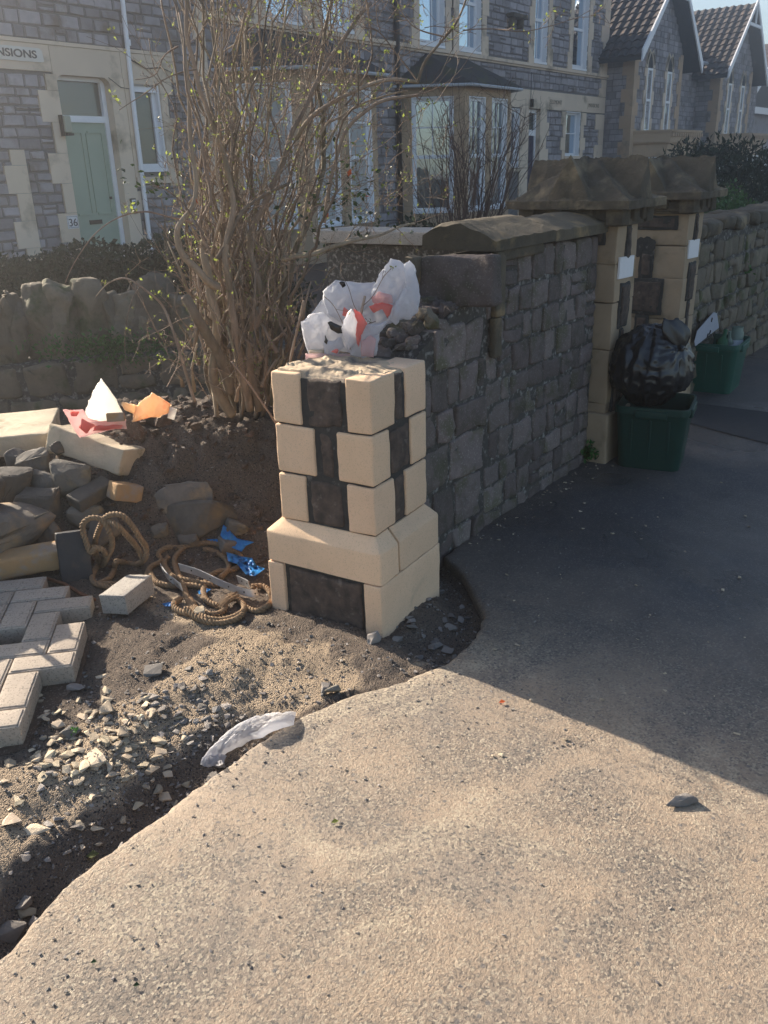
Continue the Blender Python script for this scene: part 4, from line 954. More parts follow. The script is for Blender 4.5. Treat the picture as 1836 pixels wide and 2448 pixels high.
# galvanised straps
def strap(P, label, wd=.032, m='zinc', up=(0, .25, 1)):
    b = MB(); pts = catmull(P, 6); up = Vector(up).normalized(); vs = []
    for i, p in enumerate(pts):
        t = (pts[min(i+1, len(pts)-1)]-pts[max(i-1, 0)]).normalized(); n_ = t.cross(up).normalized()*.0012
        for (s, k) in ((-1, -1), (1, -1), (1, 1), (-1, 1)): vs.append(p+up*(s*wd/2)+n_*k)
    n = len(pts); fs = [(i*4+k, i*4+(k+1) % 4, (i+1)*4+(k+1) % 4, (i+1)*4+k) for i in range(n-1) for k in range(4)]+[(0, 1, 2, 3), ((n-1)*4+3, (n-1)*4+2, (n-1)*4+1, (n-1)*4)]
    b.add(vs, fs); o = b.build('metal_strap', m, org=pts[0]); tag(o, label, 'metal strap')
    h = MB()
    for i in range(4, n-1, 5):
        p = pts[i]; t = (pts[min(i+1, n-1)]-pts[i-1]).normalized(); n_ = t.cross(up).normalized(); h.tube([p-n_*.002, p+n_*.002], .0035, 8)
    h.build('holes', 'black_iron', o)
def ZP(x, y, l): a, b_2 = zr(x, y); return Gd(a, b_2, l)
strap([ZP(900, 430, .05), ZP(940, 490, .04), ZP(990, 530, .035), ZP(1035, 565, .03)], 'short bright galvanised strap leaning in the left side of the rope coil')
strap([ZP(1020, 430, .06), ZP(1150, 470, .05), ZP(1300, 540, .04), ZP(1430, 590, .03), ZP(1520, 605, .03), ZP(1538, 590, .03)], 'long dull galvanised strap with a hooked end across the rope coil')
strap([ZP(1405, 510, .03), ZP(1450, 530, .03), ZP(1480, 545, .03)], 'small bent galvanised bracket by the pillar foot')
# blue plastic scraps
def sheet(name, outline, m, label, cat, lift=.02, amp=.02, seed=0, n=10, group=None):
    cx_ = sum(p[0] for p in outline)/len(outline); cy_ = sum(p[1] for p in outline)/len(outline); B = []
    for i in range(len(outline)):
        a, b_2 = outline[i], outline[(i+1) % len(outline)]
        for k in range(5): B.append((lerp(a[0], b_2[0], k/5), lerp(a[1], b_2[1], k/5)))
    vs = []; m_ = len(B)
    for r in range(n+1):
        for (x, y) in B:
            X_, Y_ = lerp(cx_, x, r/n), lerp(cy_, y, r/n); l = lift+amp*(1-abs(noise.noise(Vector((X_/16, Y_/12, seed))))*2)*.6+amp*.4*noise.noise(Vector((X_/5, Y_/5, seed)))
            vs.append(Gd(X_, Y_, max(.003, l)))
    b = MB(); b.add(vs, [(r*m_+k, r*m_+(k+1) % m_, (r+1)*m_+(k+1) % m_, (r+1)*m_+k) for r in range(n) for k in range(m_)])
    return tag(b.build(name, m, org=vs[0], smooth=True), label, cat, group)
sheet('plastic_sheet', [zr(*q) for q in ((1310, 150), (1345, 180), (1400, 240), (1515, 265), (1460, 290), (1430, 330), (1340, 290), (1290, 220))], 'blue_tarp', 'upper torn piece of bright blue plastic sheet left of the pillar', 'plastic sheet', .03, .03, 1)
sheet('plastic_sheet', [zr(*q) for q in ((1330, 330), (1430, 360), (1500, 370), (1530, 420), (1585, 440), (1520, 490), (1460, 480), (1400, 410), (1340, 390))], 'blue_tarp', 'lower frayed piece of bright blue plastic sheet touching the pillar', 'plastic sheet', .03, .03, 2)
sheet('plastic_sheet', [zr(*q) for q in ((905, 672), (960, 660), (1000, 662), (960, 690), (925, 690))], 'blue_tarp', 'small pale-blue plastic shred right of the loose grey block', 'plastic sheet', .012, .01, 3)
sheet('plastic_sheet', [zr(*q) for q in ((1140, 590), (1180, 570), (1230, 575), (1200, 600), (1150, 610))], 'blue_tarp', 'tiny blue plastic shred inside the rope coil', 'plastic sheet', .012, .01, 4)
sheet('plastic_sheet', [zr(*q) for q in ((1200, 245), (1300, 245), (1290, 262), (1210, 265))], 'blue_tarp', 'thin blue plastic strip showing behind the rope coil', 'plastic sheet', .02, .01, 5)
# white sack half buried in the trench edge
sk = MB(); 
def sack(outline, lift, th, seed, mb=sk):
    cx_ = sum(p[0] for p in outline)/len(outline); cy_ = sum(p[1] for p in outline)/len(outline); B = []
    for i in range(len(outline)):
        a, b_2 = outline[i], outline[(i+1) % len(outline)]
        for k in range(4): B.append((lerp(a[0], b_2[0], k/4), lerp(a[1], b_2[1], k/4)))
    vs = []; n = 10; m_ = len(B)
    for r in range(n+1):
        for (x, y) in B:
            X_, Y_ = lerp(cx_, x, r/n), lerp(cy_, y, r/n); t = r/n; p = Gd(X_, Y_, lift*.3)
            z = (1-t*t)**.5*th+.008*(1-abs(noise.noise(Vector((X_/14, Y_/14, seed))))*2); vs.append(p+Vector((0, 0, z)))
    mb.add(vs, [(r*m_+k, r*m_+(k+1) % m_, (r+1)*m_+(k+1) % m_, (r+1)*m_+k) for r in range(n) for k in range(m_)])
sack([(640, 1542), (600, 1545), (560, 1552), (515, 1572), (480, 1598), (450, 1628), (436, 1645), (470, 1642), (500, 1625), (545, 1602), (590, 1585), (635, 1568)], .04, .030, 3)
sack([(436, 1645), (460, 1634), (490, 1636), (482, 1655), (450, 1662), (433, 1655)], .03, .016, 5)
tag(sk.build('plastic_sack', 'bag_white', org=Gd(540, 1590), smooth=True), 'dirty white plastic sack half buried along the broken edge of the pavement', 'plastic sack')
# wrappers on the slabs
wr = thing('food_wrapper', atD(200, 920, 3.95), 'white paper wrapper with red and white check standing in a peak on the coping stones', 'wrapper')
b = MB(); lobe(b, [(218, 817), (232, 835), (250, 860), (266, 893), (260, 912), (230, 918), (190, 910), (180, 900), (190, 872), (205, 840)], 3.85, .02, .014, 7, seed=21); b.build('paper_peak', 'paper_white', wr, smooth=True)
b = MB(); lobe(b, [(135, 884), (150, 886), (180, 885), (190, 902), (230, 915), (272, 905), (272, 925), (230, 930), (190, 942), (172, 945), (155, 920), (145, 900)], 3.80, .015, .010, 7, seed=22); b.build('paper_base', 'bag_pink', wr, smooth=True)
b = MB(); lobe(b, [(152, 888), (170, 887), (168, 900), (155, 900)], 3.776, .004, .003, 7, seed=23); lobe(b, [(178, 905), (205, 918), (185, 936), (172, 925)], 3.772, .006, .004, 7, seed=24); lobe(b, [(205, 920), (265, 918), (262, 926), (200, 930)], 3.772, .005, .004, 7, seed=25); b.build('red_check', 'bag_red', wr, smooth=True)
wo = thing('food_wrapper', atD(310, 885, 3.8), 'orange and cream paper wrapper crumpled on the mound crest in front of the shrub', 'wrapper')
b = MB(); lobe(b, [(328, 848), (350, 860), (370, 874), (365, 890), (345, 900), (310, 905), (285, 912), (290, 890), (300, 870)], 3.72, .025, .022, 8, seed=31); lobe(b, [(263, 868), (292, 874), (305, 882), (290, 895), (268, 885)], 3.73, .008, .006, 7, seed=32); b.build('paper', 'paper_orange', wo, smooth=True)
b = MB(); c = atD(250, 901, 3.76); b.rblock(c, (.075, .02, .035), RZ(-50), .002, 0); tag(b.build('cork_block', 'tan_block', org=c), 'small brown card tab between the two paper wrappers', 'card scrap')
b = MB(); c = atD(372, 893, 3.7); b.rblock(c, (.03, .01, .05), RZ(-50)@Matrix.Rotation(R(20), 3, 'Y'), .002, 0); tag(b.build('card_scrap', 'paper_white', org=c), 'cream card corner poking out of the mound right of the orange wrapper', 'card scrap')

# ------------------------------------------------------------ chips, gravel, flakes
random.seed(99)
grv = MB(); cnt = 0
while cnt < 5200:
    x = random.uniform(.3, 3.0); y = random.uniform(1.3, 3.6); t = y-ye(x)
    if t < .015: continue
    q = Vector((x, y, 0))-PO; e, f_ = q.dot(ev), q.dot(fv)
    if -.4 < e < .19 and -.5 < f_ < .6 and e < .10+.09*(f_ > -.1): continue
    w_ = .25+.75*math.exp(-((x-1.15)**2+(y-1.78)**2)/.09)+.35*math.exp(-((x-1.5)**2+(y-1.72)**2)/.05)+.3*(t < .08)
    if random.random() > w_: continue
    s = random.choice((.004, .005, .006, .007, .009, .012))*random.uniform(.7, 1.2)
    grv.rock((x, y, hz(x, y)+s*.2), (s*1.3, s, s*.7), Matrix.Rotation(random.uniform(0, 6), 3, 'Z')@Matrix.Rotation(random.uniform(-.5, .5), 3, 'X'), 0, 0, 8); cnt += 1
tag(grv.build('gravel', 'grey_chip'), 'loose fine gravel and grit scattered over the dug earth', 'gravel', None, 'stuff')
cl = MB(); cnt = 0
while cnt < 1500:
    x = random.uniform(1.2, 3.1); y = random.uniform(2.0, 4.2); q = (x+y)*.7071
    if not 3.35 < q < 4.5: continue
    s = random.choice((.010, .014, .018, .026, .04))*random.uniform(.6, 1.1)
    cl.rock((x, y, hz(x, y)+s*.15), (s*1.3, s, s*.8), Matrix.Rotation(random.uniform(0, 6), 3, 'Z'), 0, 0, 10); cnt += 1
tag(cl.build('earth_clods', 'soil'), 'crumbly clods of earth over the mound', 'earth', None, 'stuff')
# dust grains on the pavement
gr = MB()
for i in range(1500):
    x = random.uniform(.45, 3.2); y = ye(min(x, 3))-abs(random.gauss(0, .45))-.01
    if y < 0: continue
    s = random.choice((.002, .003, .003, .004, .007)); gr.rock((x, y, .001+s*.15+.003*nz(x, y, 0, 6)), (s*1.4, s, s*.6), Matrix.Rotation(random.uniform(0, 6), 3, 'Z'), 0, 0, 7)
tag(gr.build('grit', 'grey_chip'), 'fine dark grit lying on the concrete pavement', 'grit', None, 'stuff')
LBL = 'pale broken stone chip on the loose earth between the pavers and the trench'
k = 0
def chip(x, y, s, m, lab, group=None, name='stone_chip', flat=.4, seed=None):
    b = MB(); z = hz(x, y) if y > ye(x) else .0; c = Vector((x, y, z+s*flat*.35)); b.rock(c, (s*1.25, s*.85, s*flat), Matrix.Rotation(random.uniform(0, 6), 3, 'Z')@Matrix.Rotation(random.gauss(0, .25), 3, 'X'), .05, 1, 10, seed=seed)
    return tag(b.build(name, m, org=c), lab, 'stone chip', group)
for i in range(150):
    p = onZ(random.gauss(215, 85), random.gauss(1600, 55)); chip(p.x, p.y, random.uniform(.014, .038), 'chip', LBL, 'pale stone chips on the earth') if p.y > ye(p.x)+.06 else None
for i in range(80):
    p = onZ(random.gauss(420, 70), random.gauss(1530, 40)); chip(p.x, p.y, random.uniform(.012, .032), 'grey_chip', 'grey broken stone chip on the loose earth in the middle of the dug area', 'grey stone chips on the earth') if p.y > ye(p.x)+.05 else None
for i in range(26):
    p = onZ(random.uniform(0, 200), random.gauss(1710, 40)); chip(p.x, p.y, random.uniform(.012, .03), random.choice(('chip', 'grey_chip')), 'broken stone chip on the left bank of the trench', 'stone chips beside the trench') if p.y > ye(p.x)+.10 else None
for i in range(30):
    x = random.uniform(.55, 1.5); y = ye(x)+random.uniform(.02, .10); chip(x, y, random.uniform(.014, .035), 'grey_chip', 'dark stone lump at the bottom of the trench along the pavement', 'stones in the trench', flat=.7)
for i in range(26):
    p = onZ(random.uniform(880, 1010), random.uniform(1270, 1420), -.03)
    if p.y > ye(p.x)+.03: chip(p.x, p.y, random.uniform(.014, .04), 'grey_chip', 'stone fragment in the dug pocket between the cream pillar and the pavement', 'stone fragments beside the pillar foot')
for (x, y, s, m, lab, f_) in ((75, 1798, .062, 'chip', 'flat pale six-sided stone flake on the trench bank near the left edge', .18), (28, 1782, .055, 'chip', 'ragged tan flake beside the flat six-sided flake', .3), (268, 1588, .05, 'chip', 'yellowish stone lump in the middle of the pale chips', .5),
                              (232, 1535, .05, 'chip', 'wedge of pale stone above the chip pile', .5), (205, 1645, .06, 'chip', 'long pale stone sliver below the chip pile', .35), (335, 1455, .06, 'grey_chip', 'triangular dark-edged stone in the middle of the sunlit earth', .5),
                              (155, 1590, .05, 'grey_chip', 'grey-green stone beside the corner of the pavers', .7), (432, 1330, .05, 'chip', 'pale lump at the lower edge of the rope coil', .6), (48, 1955, .045, 'grey_chip', 'dark angular stone on the earth near the lower left edge', .6),
                              (60, 1975, .035, 'chip', 'small pale stone just below the dark angular stone', .6), (30, 2020, .055, 'grey_chip', 'large crumbly stone at the left edge beside the pavement', .6), (860, 1385, .04, 'grey_chip', 'flat pale fragment in front of the pillar on the dug earth', .4), (718, 1500, .045, 'rubble', 'dark clod at the right end of the trench', .7), (700, 1492, .05, 'grey_chip', 'tilted grey stone at the right end of the trench', .5),
                              (165, 1490, .045, 'grey_chip', 'grey stone against the side of the sunlit pavers', .6)):
    p = Gd(x, y); chip(p.x, p.y, s, m, lab, None, 'stone', f_)
# long flat stone and debris on the pavement
c = onZ(1470, 1728, .012); b = MB(); b.rock(c, (.085, .03, .026), RZ(-48), .08, 2, 14, seed=4); tag(b.build('stone', 'grey_chip', org=c, smooth=True, angle=40), 'single long stone lying alone on the sunlit pavement near the right edge, casting a shadow', 'stone')
for (x, y, s, m, lab) in ((715, 1777, .020, 'leaf_new', 'small yellow-green leaf on the sunlit pavement'), (1077, 1518, .022, 'leaf_red', 'small brown leaf on the pavement just below the shadow edge'), (185, 1850, .035, 'leaf_new', 'green leaf fallen in the trench'),
                          (287, 2130, .014, 'leaf_dark', 'dark leaf scrap on the lower left pavement'), (195, 2080, .014, 'leaf_dark', 'dark bud scale on the pavement left of the leaf scrap')):
    p = Gd(x, y, .004) if x < 300 and y < 2000 else onZ(x, y, .006); b = MB(); rr = random.Random(x)
    d = Vector((.7, -.7, .1)); n_ = Vector((0, 0, 1)); bb_ = d.cross(n_); b.add([p, p+d*s*.5+bb_*s*.4+n_*.003, p+d*s, p+d*s*.5-bb_*s*.4+n_*.004, p+d*s*.5], [(0, 1, 4), (1, 2, 4), (2, 3, 4), (3, 0, 4)])
    tag(b.build('fallen_leaf', m, org=p), lab, 'leaf')

# ------------------------------------------------------------ cock-and-hen garden wall behind the mound
random.seed(17)
cw = thing('garden_wall', (3.6, 5.0, 0), 'low rubble garden wall behind the mound, topped with upright weathered stones', 'garden wall')
WA, WB = atD(-150, 765, 6.25), atD(640, 765, 6.1); WA.z = WB.z = 0; wd_ = (WB-WA).normalized(); wn = Vector((wd_.y, -wd_.x, 0)); wn = wn if wn.dot(Vector((-1, -1, 0))) > 0 else -wn; WL = (WB-WA).length; WT = atD(240, 765, 6.2).z
b = MB(); b.box((WA+WB)/2+wn*-.17+Vector((0, 0, (WT-.12)/2)), (WL, .30, WT+.10), Matrix.Rotation(math.atan2(wd_.y, wd_.x), 3, 'Z')); b.build('mortar_core', 'wall_mortar', cw)
st = MB(); rubble_face(st, WA-wn*.02+Vector((0, 0, -.05)), wd_, (0, 0, 1), wn, WL, WT+.05, .12, .20, .18, .42, .016, .03, .08, cell=.05, amp=.016, jit=.03, r=.03); st.build('stonework', 'cock_stone', cw, smooth=True, angle=45)
# each upright stone (px left, px right, px top)
for (x0, x1, yt, ll) in ((-70, -5, 660, 'l'), (0, 48, 654, ''), (28, 58, 668, ''), (56, 112, 636, ''), (104, 176, 628, ''), (176, 250, 620, ''), (238, 268, 650, ''), (262, 330, 648, ''), (300, 372, 612, ''), (372, 420, 655, ''), (415, 470, 640, ''), (470, 530, 650, ''), (530, 590, 645, '')):
    D = 6.2; c0 = atD((x0+x1)/2, 765, D); tp = atD((x0+x1)/2, yt, D); s = math.hypot(D, .9)/FP; wpx = (x1-x0)*s*1.1; h = tp.z-WT+.03
    c = Vector((c0.x, c0.y, WT-.01+h/2))-wn*.15; b = MB(); ya = math.atan2(wd_.y, wd_.x)
    b.rock(c, (wpx*1.16, .26, h*1.14), Matrix.Rotation(ya, 3, 'Z')@Matrix.Rotation(random.uniform(-.22, .22), 3, 'Y'), .16, 3, 26)
    b.build('cope_stone', 'cock_stone', cw, smooth=True, angle=60)
fe = MB(); leafblob(fe, lambda r: (lambda p: (p.x, p.y, p.z))(atD(r.gauss(240, 75), 770+r.gauss(0, 16)-18*math.exp(-((r.random()-.5)**2)), 6.02)), 900, .02, .045, 3)
tag(fe.build('ferns', 'fern'), 'small ferns and weeds growing along the foot of the upright stones', 'ferns', None, 'stuff')
# hedge behind it
hd = MB(); 
def hf(r):
    x = r.uniform(-260, 470); y = r.uniform(0, 1); top = lerp(555, 512, min(1, max(0, x/350)))+10*math.sin(x/37)+r.gauss(0, 4); D = 7.6+r.uniform(0, .5); p = atD(x, lerp(top, 700, y), D); return p
leafblob(hd, hf, 15000, .03, .07, 8, .5)
hb = MB(); hA, hB = atD(-260, 600, 8.0), atD(470, 600, 7.9); hA.z = hB.z = 0; hdv = (hB-hA); hb.box((hA+hB)/2+Vector((.2, .25, .42)), (hdv.length, .5, .84), Matrix.Rotation(math.atan2(hdv.y, hdv.x), 3, 'Z'))
ht = thing('hedge', (4.6, 6.5, 0), 'low dark clipped hedge between the garden wall and the door of number 36', 'hedge'); hd.build('foliage', 'leaf_hedge', ht); hb.build('inner_growth', 'leaf_hedge', ht)
# rendered wall with flat coping behind the bags
rw = thing('garden_wall', (4.2, 3.5, 0), 'low dark rendered wall with flat grey coping behind the white bags', 'garden wall')
b = MB(); b.bb(4.04, 4.24, 2.1, 3.4, -.1, 1.105); b.build('render', 'wall_mortar', rw); b = MB(); b.rblock((4.14, 2.77, 1.150), (.34, 1.34, .07), None, .006, .002); b.build('coping', 'grey_brick', rw, smooth=True, angle=40)

# ------------------------------------------------------------ recycling boxes and black sack
mat('bin_teal', (.012, .085, .062), (.010, .07, .052), scale=6, rough=.5, bump=.1, bscale=80, bdist=.001)
def gbox(org, yaw, label, H=.335, L_=.46, W_=.35, bm_='bin_green'):
    t = thing('recycling_box', org, label, 'recycling box', 'green recycling boxes on the pavement'); o = Vector(org); rt = RZ(yaw)
    def ring(l, w_, z, r=.045, n=5):
        pts = []
        for (sx, sy, a0) in ((1, 1, 0), (-1, 1, 90), (-1, -1, 180), (1, -1, 270)):
            for k in range(n+1):
                a = R(a0+90*k/n); pts.append(o+rt@Vector((sx*(l/2-r)+r*math.cos(a), sy*(w_/2-r)+r*math.sin(a), z)))
        return pts
    b = MB(); tp = 1.16
    rings = [ring(L_, W_, .0), ring(L_*1.01, W_*1.01, .012), ring(L_*1.14, W_*1.14, H-.045), ring(L_*1.15, W_*1.15, H-.04), ring(L_*1.19, W_*1.19, H-.038), ring(L_*1.20, W_*1.20, H-.004), ring(L_*1.195, W_*1.195, H), ring(L_*1.15, W_*1.15, H), ring(L_*1.13, W_*1.13, H-.02), ring(L_*.97, W_*.97, .02)]
    m_ = len(rings[0]); vs = [p for r_2 in rings for p in r_2]; fs = [(i*m_+k, i*m_+(k+1) % m_, (i+1)*m_+(k+1) % m_, (i+1)*m_+k) for i in range(len(rings)-1) for k in range(m_)]
    fs += [tuple(range(m_))[::-1], tuple((len(rings)-1)*m_+k for k in range(m_))]; b.add(vs, fs); b.build('body', bm_, t, smooth=True, angle=35)
    h = MB()
    for sx in (-1, 1): h.rblock(o+rt@Vector((sx*L_*.60, 0, H-.035)), (.02, .16, .04), rt, .005, 0)
    for sy in (-1, 1): h.rblock(o+rt@Vector((0, sy*W_*.60, H-.035)), (.20, .02, .045), rt, .005, 0)
    for sx in (-1, 1):
        for k in (-.3, 0, .3): h.rblock(o+rt@Vector((sx*L_*.535, k*W_, H*.45)), (.008, .012, H*.7), rt@Matrix.Rotation(-sx*R(6), 3, 'Y').inverted(), .003, 0)
    h.build('grip', bm_, t, smooth=True, angle=35); return t
b1c = Vector((4.375, 1.475, 0)); gbox(b1c, 12, 'nearer dark green recycling box with the black sack on top', L_=.31, W_=.31, H=.335)
b2c = Vector((6.16, 1.71, 0)); gbox(b2c, 3, 'farther green recycling box holding bottles and a grey card', H=.34, L_=.34, W_=.34, bm_='bin_teal')
bs = thing('rubbish_sack', b1c+Vector((0, 0, .3)), 'full black plastic rubbish sack tied at the top, sitting on the nearer recycling box', 'rubbish sack')
b = MB(); cs = atD(1405, 792, 4.60); n1, n2 = 130, 80; knot = atD(1470, 752, 4.50); vs = []
for j in range(n2+1):
    ph = math.pi*j/n2
    for i in range(n1):
        th = 2*math.pi*i/n1; v = Vector((math.sin(ph)*math.cos(th), math.sin(ph)*math.sin(th), math.cos(ph)))
        rx, rz_ = .215, .215; fo = 1-abs(nz(math.cos(th)*3, math.sin(th)*3, ph*.6, 1.1))*2; f2 = 1-abs(noise.noise(v*4.2+Vector((3, 1, 2))))*2
        f3 = 1-abs(noise.noise(v*9+Vector((7, 1, 2))))*2; rad = 1+.08*fo*math.sin(ph)**.5+.055*f2+.012*f3-.06; p = Vector((v.x*rx*rad, v.y*rx*rad*.95, v.z*rz_*rad*(1 if v.z > 0 else .95)))
        if v.z < -.5: p.x *= .85; p.y *= .85
        vs.append(cs+p)
kd = (knot-cs); kn = kd.normalized()
for i, p in enumerate(vs):
    d = (p-cs); c_ = d.normalized().dot(kn)
    if c_ > .72:
        t = ((c_-.72)/.28)**1.6; ax_ = cs+kn*d.dot(kn); a_ = math.atan2((d-kn*d.dot(kn)).z, (d-kn*d.dot(kn)).dot(kn.cross(Vector((0, 0, 1)))))
        q = p.lerp(cs+kn*kd.length*1.0+(p-ax_)*.25, t*.75); q += (p-ax_)*(.30*(1-2*abs(math.sin(a_*6+nz(a_, t, 0, 2)*2)))*(t*(1-t)*1.6)); vs[i] = q
b.add(vs, [(j*n1+i, j*n1+(i+1) % n1, (j+1)*n1+(i+1) % n1, (j+1)*n1+i) for j in range(n2) for i in range(n1)]); b.build('body', 'black_plastic', bs, smooth=True)
b = MB(); vs = []; n1 = 28; n2 = 16; tipd = (atD(1448, 690, 4.50)-knot)
for j in range(n2+1):
    t = j/n2; c_ = knot+tipd*t; wdt = (.018+.045*math.sin(min(1, t*1.15)*math.pi*.80))*(1 if t < .9 else .75)
    for i in range(n1):
        a = 2*math.pi*i/n1; rr = wdt*(1+.22*math.sin(a*5+t*3)); vs.append(c_+Vector((math.cos(a)*rr*.59, -math.cos(a)*rr*.8, 0))+Vector((.5, .4, 0))*math.sin(a)*rr*.35+Vector((0, 0, math.cos(a*2)*.008*t)))
b.add(vs, [(j*n1+i, j*n1+(i+1) % n1, (j+1)*n1+(i+1) % n1, (j+1)*n1+i) for j in range(n2) for i in range(n1)]+[tuple(n2*n1+i for i in range(n1))]); b.rock(knot, (.05, .05, .045), None, .2, 2); b.build('tied_neck', 'black_plastic', bs, smooth=True)
# contents of the far box
b = MB(); pp = [onY(*q, 1.72) for q in ((1502, 748), (1500, 738), (1506, 715), (1542, 674), (1549, 677), (1553, 708), (1535, 722))]
vs = pp+[p+Vector((.004, .004, 0)) for p in pp]; n = len(pp); b.add(vs, [tuple(range(n)), tuple(range(2*n-1, n-1, -1))]+[(i, n+i, n+(i+1) % n, (i+1) % n) for i in range(n)]); cg = b.build('card_tray', 'card_grey', org=pp[0]); tag(cg, 'torn grey card sheet standing up in the farther recycling box', 'card')
h = MB()
for (x, y) in ((1538, 691), (1534, 718), (1543, 721), (1529, 725)):
    p = onY(x, y, 1.716); h.box(p, (.012, .004, .028), Matrix.Rotation(R(25), 3, 'Y'))
h.build('slots', 'black_iron', cg)
def bottle(c, r, H, m, label, lm=None, tilt=0, name='glass_bottle', cat='bottle'):
    t = thing(name, c, label, cat); rt = Matrix.Rotation(tilt, 3, 'Y'); c = Vector(c); b = MB(); prof = [(0, r*.9), (.01, r), (H*.6, r), (H*.72, r*.5), (H*.8, r*.36), (H, r*.36)] if name == 'glass_bottle' else [(0, r*.95), (.01, r), (H*.8, r), (H*.86, r*.85), (H, r*.85)]
    n = 16; vs = [c+rt@Vector((math.cos(2*math.pi*k/n)*q, math.sin(2*math.pi*k/n)*q, z)) for z, q in prof for k in range(n)]
    b.add(vs, [(i*n+k, i*n+(k+1) % n, (i+1)*n+(k+1) % n, (i+1)*n+k) for i in range(len(prof)-1) for k in range(n)]+[tuple((len(prof)-1)*n+k for k in range(n))]); b.build('glass', m, t, smooth=True, angle=50)
    if lm:
        l = MB(); vs = [c+rt@Vector((math.cos(2*math.pi*k/n)*r*1.02, math.sin(2*math.pi*k/n)*r*1.02, z)) for z in (H*.2, H*.55) for k in range(n)]; l.add(vs, [(k, (k+1) % n, n+(k+1) % n, n+k) for k in range(n)]); l.build('label', lm, t, smooth=True)
bottle((6.13, 1.66, .22), .042, .20, 'green_glass', 'green glass bottle beside the card in the farther recycling box', None, .5)
bottle((6.22, 1.62, .20), .03, .20, 'clear_glass', 'slim bottle with a blue and white label in the middle of the farther recycling box', 'label_white', -.2)
bottle((6.30, 1.60, .22), .045, .19, 'clear_glass', 'clear glass jar with a white label in the farther recycling box', 'label_white', 0, 'glass_jar', 'jar')
b = MB(); b.rblock((6.37, 1.60, .30), (.06, .05, .09), RZ(20), .004, 0); tag(b.build('carton', 'label_blue', org=(6.37, 1.6, .30)), 'small blue carton in the corner of the farther recycling box', 'carton')

# weeds
def weed(name, pxy, fnD, n, s, label, m='fern', sx=14, sy=10, seed=1):
    b = MB(); leafblob(b, lambda r: atD(pxy[0]+r.gauss(0, sx), pxy[1]+r.gauss(0, sy), fnD+r.gauss(0, .02)), n, s*.5, s, seed, .8)
    tag(b.build(name, m, org=atD(*pxy, fnD)), label, 'weed')
weed('weed_clump', (1272, 980), 4.52, 150, .035, 'green weed growing at the foot of the nearer gate post', sx=9, sy=9)
weed('weed_clump', (1290, 495), 4.62, 220, .03, 'green fern between the wall coping and the nearer gate post', sx=12, sy=12, seed=2)
weed('weed_clump', (1014, 772-62), 3.55, 70, .016, 'tiny green tuft on the broken wall top', sx=5, sy=3, seed=3)
weed('weed_clump', (1625, 690), 8.2, 240, .07, 'leafy weed at the foot of the far garden wall', sx=16, sy=12, seed=4)
weed('weed_clump', (1600, 585), 7.2, 130, .05, 'small plants rooted in the face of the far garden wall', sx=9, sy=7, seed=5)
weed('weed_clump', (162, 1578), 2.2, 30, .012, 'speck of moss beside the corner of the pavers', sx=5, sy=3, seed=6)

# ------------------------------------------------------------ conifer hedge and shrubs in the gardens
def bush(name, c, rad, n, s0, s1, m, label, cat, seed, stem=None, spiky=0):
    t = thing(name, (c[0], c[1], 0), label, cat); b = MB(); rn = random.Random(seed)
    for i in range(n):
        v = Vector((rn.gauss(0, 1), rn.gauss(0, 1), rn.gauss(0, 1))).normalized(); k = (.62+.38*rn.random())*(1+.22*noise.noise(v*2.3+Vector((seed, 0, 0))))
        p = Vector((c[0]+v.x*rad[0]*k, c[1]+v.y*rad[1]*k, c[2]+v.z*rad[2]*k))
        if p.z < .02: p.z = rn.uniform(.02, .4)
        leaf_faces(b, p, rn.uniform(s0, s1), rn, .9 if spiky else .3, None, .3 if spiky else .55)
    b.build('foliage', m, t)
    s = MB()
    for i in range(7):
        a = rn.uniform(0, 6.28); s.tube([(c[0], c[1], -.05), (c[0]+math.cos(a)*rad[0]*.3, c[1]+math.sin(a)*rad[1]*.3, c[2]*.7), (c[0]+math.cos(a)*rad[0]*.6, c[1]+math.sin(a)*rad[1]*.6, c[2]+rad[2]*.4)], [.04, .025, .01], 6)
    s.build('stems', 'bark', t, smooth=True)
bush('conifer_bush', (14.2, 4.2, .75), (1.6, 1.3, 1.0), 16000, .06, .14, 'leaf_hedge', 'large dark evergreen bush behind the far garden wall below the right-hand gable', 'bush', 3, spiky=1)
bush('evergreen_bush', (11.4, 3.3, .55), (.75, .6, .62), 6000, .04, .08, 'leaf_ceanothus', 'rounded mid-green bush just beyond the farther gate post', 'bush', 5)
bush('evergreen_bush', (6.6, 4.4, .55), (.8, .6, .55), 5000, .03, .07, 'leaf_hedge', 'dark low evergreen under the canted bay window', 'bush', 6)
bush('evergreen_bush', (5.0, 5.0, .5), (.5, .5, .45), 3000, .03, .06, 'leaf_hedge', 'dark low evergreen behind the flat-coped wall', 'bush', 7)
# bare twiggy shrub in front of the bay
tw = thing('bare_shrub', (5.9, 4.0, 0), 'bare twiggy shrub standing in front of the canted bay window', 'shrub'); twigs = MB(); lv_keep = lv; lv = MB(); rs = random.Random(44)
for i in range(46):
    x = rs.gauss(1010, 30); b0 = atD(x, 480, 7.1); b0.z = .6; top = atD(x+rs.gauss(20, 62), rs.uniform(225, 360), 7.1+rs.gauss(0, .3)); mid = b0.lerp(top, .5)+Vector((rs.gauss(0, .06), rs.gauss(0, .06), .04))
    pts = [bez([b0, mid, top], t/8) for t in range(9)]; twigs.tube(pts, [lerp(.006, .002, t/8) for t in range(9)], 4)
    for k in range(5):
        q = rs.choice(pts[2:]); twig(q, (top-b0).normalized()+Vector((rs.gauss(0, .5), rs.gauss(0, .5), rs.gauss(0, .4))), rs.uniform(.15, .45), .0028, 0)
twigs.build('twigs', 'twig_red', tw)

